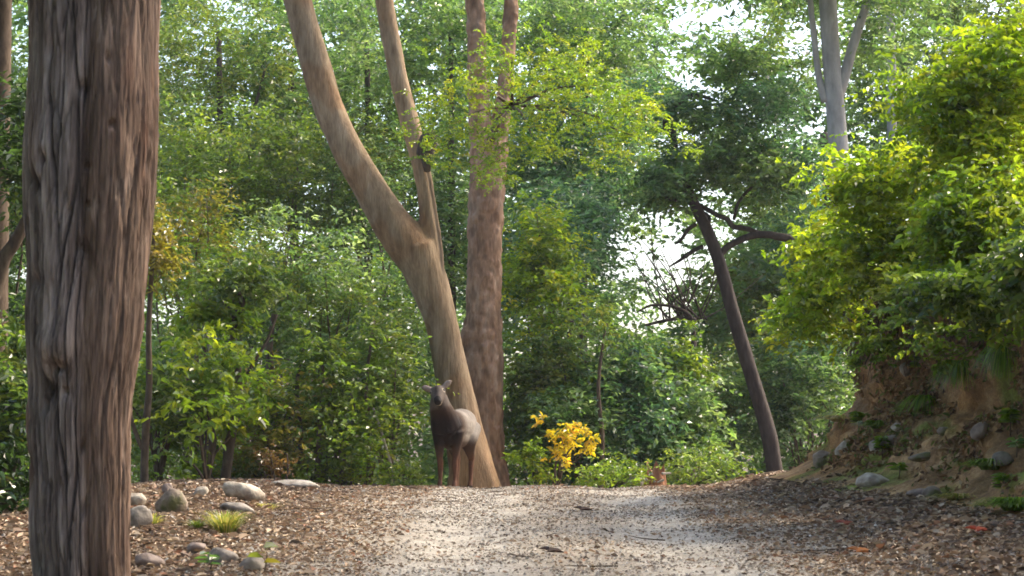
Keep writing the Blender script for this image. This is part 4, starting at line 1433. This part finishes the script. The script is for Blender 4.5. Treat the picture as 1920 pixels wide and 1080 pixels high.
def crumbs():
    n = 80000
    y = 14.5 + 18.5 * rng.random(n)
    x = rng.uniform(-2.6, 3.4, n)
    keep = rng.random(n) < np.clip(.55 + 1.1 * fbm(np.stack([x * 2.0, y * 1.2, 0 * x + 8], -1), 3), .08, 1)
    x, y = x[keep], y[keep]
    n = len(x)
    z = gz(x, y) + .014 + rng.uniform(0, .008, n)
    a = rng.uniform(0, 2 * np.pi, n)
    D = np.stack([np.cos(a), np.sin(a), .3 * rng.normal(size=n)], -1)
    Nn = np.array((0, 0, 1.0)) + .5 * rng.normal(size=(n, 3))
    L = rng.uniform(.012, .042, n)
    pal = np.array([(.24, .20, .165), (.44, .41, .36), (.13, .10, .085), (.55, .52, .47), (.32, .27, .22)])
    C = pal[rng.choice(5, n, p=[.22, .26, .12, .16, .24])] * rng.uniform(.75, 1.25, n)[:, None]
    o = build_leaves([leaves_geo(np.stack([x, y, z], -1), D, Nn, L, L * rng.uniform(.5, .9, n), C, False)], 'leaf_crumbs', None, mat=LEAF_DRY)
    o['label'] = 'crushed leaf fragments and chips covering the dirt road'
    o['category'] = 'leaf litter'
crumbs()

def fallen_twigs():
    mb = MB()
    for k in range(170):
        y = rng.uniform(15, 31)
        x = rng.uniform(-4.6, 4.4)
        if -1.2 < x < 2.2 and rng.random() < .7:
            continue
        a = rng.uniform(0, 6.28)
        L = rng.uniform(.12, .5)
        pts = []
        for t in (0, .4, .7, 1):
            px_, py_ = x + math.cos(a) * L * t + rng.normal() * .015, y + math.sin(a) * L * t + rng.normal() * .015
            pts.append((px_, py_, float(gz(px_, py_)) + .03))
        mb.tube(pts, [.007, .006, .005, .003], 5, 8)
    o = mb.build('fallen_twigs', BARK_TWIG, None, colfn=lambda V: np.ones((len(V), 3)))
    o['kind'] = 'stuff'
    o['label'] = 'thin dry twigs lying among the leaf litter'
    o['category'] = 'twigs'
fallen_twigs()

def gravel():
    n = 5200
    y = 14.5 + 18 * rng.random(n)
    x = rng.uniform(-4.5, 4.6, n)
    lv = (x < -2)
    s = rng.uniform(.006, .022, n) * np.where(lv & (rng.random(n) < .25), 2.6, 1)
    z = gz(x, y) + np.where((x > -1.9) & (x < 2.7), .012, 0)
    base = np.array([(1, 0, 0), (-1, 0, 0), (0, 1, 0), (0, -1, 0), (0, 0, .8), (0, 0, -.6), (.7, .7, .2), (-.7, -.6, .3)], float)[:6]
    f = np.array([(0, 2, 4), (2, 1, 4), (1, 3, 4), (3, 0, 4), (2, 0, 5), (1, 2, 5), (3, 1, 5), (0, 3, 5)])
    V = base[None] * (s[:, None, None] * rng.uniform(.6, 1.3, (n, 6, 1)))
    a = rng.uniform(0, 6.28, n)
    c, s_ = np.cos(a)[:, None], np.sin(a)[:, None]
    V = np.stack([V[..., 0] * c - V[..., 1] * s_, V[..., 0] * s_ + V[..., 1] * c, V[..., 2]], -1)
    V += np.stack([x, y, z], -1)[:, None]
    Fs = (f[None] + (np.arange(n) * 6)[:, None, None]).reshape(-1, 3)
    pal = np.array([(.34, .31, .28), (.24, .21, .19), (.45, .42, .38), (.28, .20, .16)])
    C = np.repeat(pal[rng.choice(4, n)], 6, 0)
    o = mesh_obj('gravel', V.reshape(-1, 3), Fs, LEAF_DRY, None, C, False)
    o['kind'] = 'stuff'
    o['label'] = 'small grey stones and grit scattered on the dirt road'
    o['category'] = 'gravel'
gravel()

# litter, twigs and small growth on the bank
def bank_cover():
    lip = sum(seg_n[:12])
    n = 30000
    ki = rng.integers(100, len(BYS) - 60, n)
    ti = rng.integers(3, lip, n)
    P_ = PB[ki, ti] + rng.normal(size=(n, 3)) * .02
    keep = fbm(P_ * 1.4 + 3, 2) > -.12
    P_ = P_[keep]
    n = len(P_)
    D = norm(rng.normal(size=(n, 3)) + np.array((-.5, -.3, -.8)))
    Nn = np.array((-.8, -.4, .5)) + .5 * rng.normal(size=(n, 3))
    L = rng.uniform(.03, .11, n)
    pal = np.array([(.20, .11, .05), (.30, .19, .09), (.12, .07, .04), (.36, .27, .16), (.10, .14, .03), (.16, .18, .04)])
    C = pal[rng.choice(6, n, p=[.3, .22, .2, .08, .1, .1])] * rng.uniform(.7, 1.3, n)[:, None]
    o = build_leaves([leaves_geo(P_ + np.array((-.02, -.02, 0)), D, Nn, L, L * rng.uniform(.3, .6, n), C)], 'clinging_litter', bank, mat=LEAF_DRY)
    mb = MB()
    for k in range(750):
        p = bank_pt(rng.uniform(18, 30), rng.uniform(.75, 1.08)) + np.array((-.04, -.04, 0))
        L = rng.uniform(.15, .6)
        q1 = p + np.array((-.06 + rng.normal() * .05, rng.normal() * .12, -L * .5))
        q2 = q1 + np.array((.03 + rng.normal() * .05, rng.normal() * .12, -L * .5))
        rr_ = rng.uniform(.5, 2.0)
        mb.tube([p, q1, q2], [.007 * rr_, .005 * rr_, .002], 4, 6)
    o = mb.build('roots', BARK_TWIG, bank, colfn=lambda V: np.ones((len(V), 3)))
    o['kind'] = 'stuff'
bank_cover()

for k, (lb, px, py, c) in enumerate([('bright rust-red fallen leaf near the bank foot at the lower right', 1822, 1003, (.42, .07, .03)),
                                     ('orange fallen leaf on the road at the bottom right', 1600, 1042, (.45, .17, .05)),
                                     ('reddish fallen leaf on the right verge below the big lumpy rock', 1576, 990, (.36, .10, .06)),
                                     ('dark curled fallen leaf on the middle of the road at the bottom', 1024, 1042, (.05, .03, .025)),
                                     ('dark brown fallen leaf on the crown of the road below the reddish trunk', 1086, 962, (.07, .04, .03)),
                                     ('brown fallen leaf at the crest left of the deer', 765, 920, (.08, .05, .03))]):
    p = ground_hit(px, py) + np.array((0, 0, .03))
    g = leaves_geo(np.array([p, p + (0.03, .02, .01)]), np.array([(.9, .3, .1), (-.7, .5, .25)]), np.array([(0, -.3, 1.0), (0.2, -.4, 1.0)]), np.array([.17, .12]), np.array([.09, .07]), np.array([c, c]))
    o = build_leaves([g], 'fallen_leaf', None, None, LEAF_DRY, loc=p)
    tag(o, lb, 'leaf', 'single fallen leaves on the road')

# ------------------------------------------------------------------ the deer
def deer():
    d = 32.6
    px0 = 853
    x0 = (px0 - 960) / F * d
    z0 = float(gz(x0, d)) - 0.01
    hc = np.array((-.05, -.66, 1.40))
    Mh = np.array((Matrix.Rotation(math.radians(9), 3, 'Z') @ Matrix.Rotation(math.radians(-12), 3, 'Y')))
    def H(p):
        return hc + Mh @ np.array(p, float)
    tubes = [
        ([(-.02, -.52, .90), (0, -.40, .96), (0, -.18, .955), (0, .12, .95), (0, .38, 1.0), (0, .54, 1.0), (0, .62, .95)], [.15, .225, .25, .255, .235, .19, .10], 20, 30),
        ([(0, -.42, .80), (0, -.1, .80), (0, .22, .84)], [.15, .22, .20], 16, 14),
        ([(-.01, -.44, .95), (-.02, -.55, 1.10), (-.04, -.64, 1.26), (-.05, -.66, 1.40)], [.235, .20, .16, .12], 16, 16),
        ([H((0, .04, .02)), H((0, -.06, .045)), H((0, -.16, -.02)), H((0, -.25, -.085)), H((0, -.30, -.115))], [.10, .118, .09, .066, .050], 14, 18),
        ([H((0, -.10, -.07)), H((0, -.24, -.13))], [.055, .035], 10, 8),
        ([(0, .62, .98), (0, .68, .88), (0, .69, .76)], [.045, .045, .02], 8, 8),
    ]
    for s in (-1, 1):
        fy = -.02 if s < 0 else .05
        tubes.append(([(s * .13, -.36, .88), (s * .125, -.38 + fy, .68), (s * .11, -.40 + fy, .45), (s * .105, -.39 + fy, .40), (s * .105, -.39 + fy, .16), (s * .105, -.41 + fy, .09), (s * .105, -.44 + fy, .02)],
                      [.13, .085, .048, .05, .033, .04, .045], 12, 30))
        hy = .04 if s < 0 else -.08
        tubes.append(([(s * .12, .42, .95), (s * .14, .34 + hy, .74), (s * .14, .40 + hy, .60), (s * .13, .55 + hy, .46), (s * .13, .535 + hy, .40), (s * .13, .50 + hy, .15), (s * .13, .48 + hy, .09), (s * .13, .45 + hy, .02)],
                      [.18, .14, .085, .05, .045, .034, .04, .046], 12, 34))
        tubes.append(([H((s * .06, -.02, .09)), H((s * .13, .0, .13)), H((s * .19, .0, .165)), H((s * .24, .0, .185))], [.03, .052, .045, .012], 10, 14))
    V, N, T = fused([(np.array(a, float), np.array(b, float), c, n) for a, b, c, n in tubes], 0.0155, 4)
    # coat; greyish back and flank painted paler to stand for skylight
    C = np.tile(np.array((.05, .027, .017)), (len(V), 1))
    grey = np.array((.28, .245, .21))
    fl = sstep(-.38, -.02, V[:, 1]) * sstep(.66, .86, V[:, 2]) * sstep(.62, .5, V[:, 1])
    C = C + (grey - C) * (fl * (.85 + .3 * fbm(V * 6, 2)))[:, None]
    legs = sstep(.62, .40, V[:, 2])[:, None]
    C = C + (np.array((.13, .058, .034)) - C) * legs * .8
    chest = (sstep(-.3, -.45, V[:, 1]) * sstep(.6, .7, V[:, 2]) * sstep(1.25, 1.0, V[:, 2]))[:, None]
    C = C + (np.array((.012, .007, .005)) - C) * chest * .9
    hd = np.linalg.norm(V - hc, axis=1)
    loc = (V - hc) @ Mh
    headm = (hd < .40) & (loc[:, 1] < .02) & (loc[:, 2] > -.2)
    hw = (sstep(.42, .30, hd) * sstep(.03, -.03, loc[:, 1]) * sstep(-.22, -.15, loc[:, 2]))[:, None]
    C = C + (np.array((.10, .076, .062)) - C) * hw
    stripe = (np.exp(-(loc[:, 0] / .03) ** 2) * sstep(-.26, -.2, loc[:, 1]) * sstep(-.06, -.12, loc[:, 1]) * headm)[:, None]
    C = C + (np.array((.035, .025, .02)) - C) * stripe
    muz = (loc[:, 1] < -.265) & (loc[:, 2] > -.155) & headm
    C[muz] = (.02, .016, .015)
    chin = (loc[:, 2] < -.115) & (loc[:, 1] < -.14) & headm & ~muz
    C[chin] = (.42, .34, .24)
    ear = (np.abs(loc[:, 0]) > .085) & (loc[:, 2] > .05) & (hd < .45)
    C[ear] = (.075, .055, .045)
    inear = ear & (N @ Mh @ np.array((0, -1, 0)) > .5)
    C[inear] = (.26, .20, .165)
    C *= (1 + .25 * fbm(V * np.array((20, 20, 8)), 2))[:, None]
    for s in (-1, 1):
        ring = np.linalg.norm(loc - np.array((s * .092, -.11, .06)), axis=1) < .036
        C[ring] = (.32, .26, .20)
    hoof = V[:, 2] < .05
    C[hoof] = (.03, .025, .02)
    m, Nn, L, b = new_mat('deer_coat')
    a = Nn.new('ShaderNodeAttribute')
    a.attribute_name = 'Col'
    n2 = Nn.new('ShaderNodeTexNoise')
    n2.inputs['Scale'].default_value = 60
    col = mixrgb(m.node_tree, 'OVERLAY', .35, a.outputs[0], n2.outputs[0])
    L.new(col, b.inputs['Base Color'])
    b.inputs['Roughness'].default_value = .7
    b.inputs['Specular IOR Level'].default_value = .12
    bp = Nn.new('ShaderNodeBump')
    bp.inputs['Strength'].default_value = .4
    bp.inputs['Distance'].default_value = .01
    L.new(n2.outputs[0], bp.inputs['Height'])
    L.new(bp.outputs[0], b.inputs['Normal'])
    e = thing('deer', 'brown deer standing on the crest facing the camera in front of the forked tree', 'deer', (0, 0, 0))
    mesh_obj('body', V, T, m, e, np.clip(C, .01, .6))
    EYE = plain_mat('deer_eye', (.02, .015, .012), .1)
    for s in (-1, 1):
        p = H((s * .092, -.11, .06))
        mb = MB()
        mb.tube([p + (0, .018, 0), p + (0, .008, 0), p + (0, -.006, 0), p + (0, -.016, 0)], [.012, .021, .021, .010], 10, 8)
        mb.build('eye', EYE, e)
    e.location = (x0, d, z0)
    e.rotation_euler = (0, 0, math.radians(-15))
deer()

# ------------------------------------------------------------------ haze
def haze():
    x0, x1, y0, y1, z0, z1 = -70, 70, -20, 140, -12, 36
    V = [(x, y, z) for x in (x0, x1) for y in (y0, y1) for z in (z0, z1)]
    Fs = [(0, 1, 3, 2), (4, 6, 7, 5), (0, 4, 5, 1), (2, 3, 7, 6), (0, 2, 6, 4), (1, 5, 7, 3)]
    m = bpy.data.materials.new('haze_air')
    m.use_nodes = True
    nt = m.node_tree
    nt.nodes.remove(nt.nodes['Principled BSDF'])
    v = nt.nodes.new('ShaderNodeVolumePrincipled')
    v.inputs['Color'].default_value = (.93, .96, 1.0, 1)
    v.inputs['Density'].default_value = 0.0004
    v.inputs['Anisotropy'].default_value = 0.2
    nt.links.new(v.outputs[0], nt.nodes['Material Output'].inputs['Volume'])
    o = mesh_obj('haze', V, Fs, m, smooth=False)
    o['kind'] = 'stuff'
    o['label'] = 'thin pale morning haze hanging in the forest air'
    o['category'] = 'haze'
haze()
print('LEAVES', NLEAF[0])
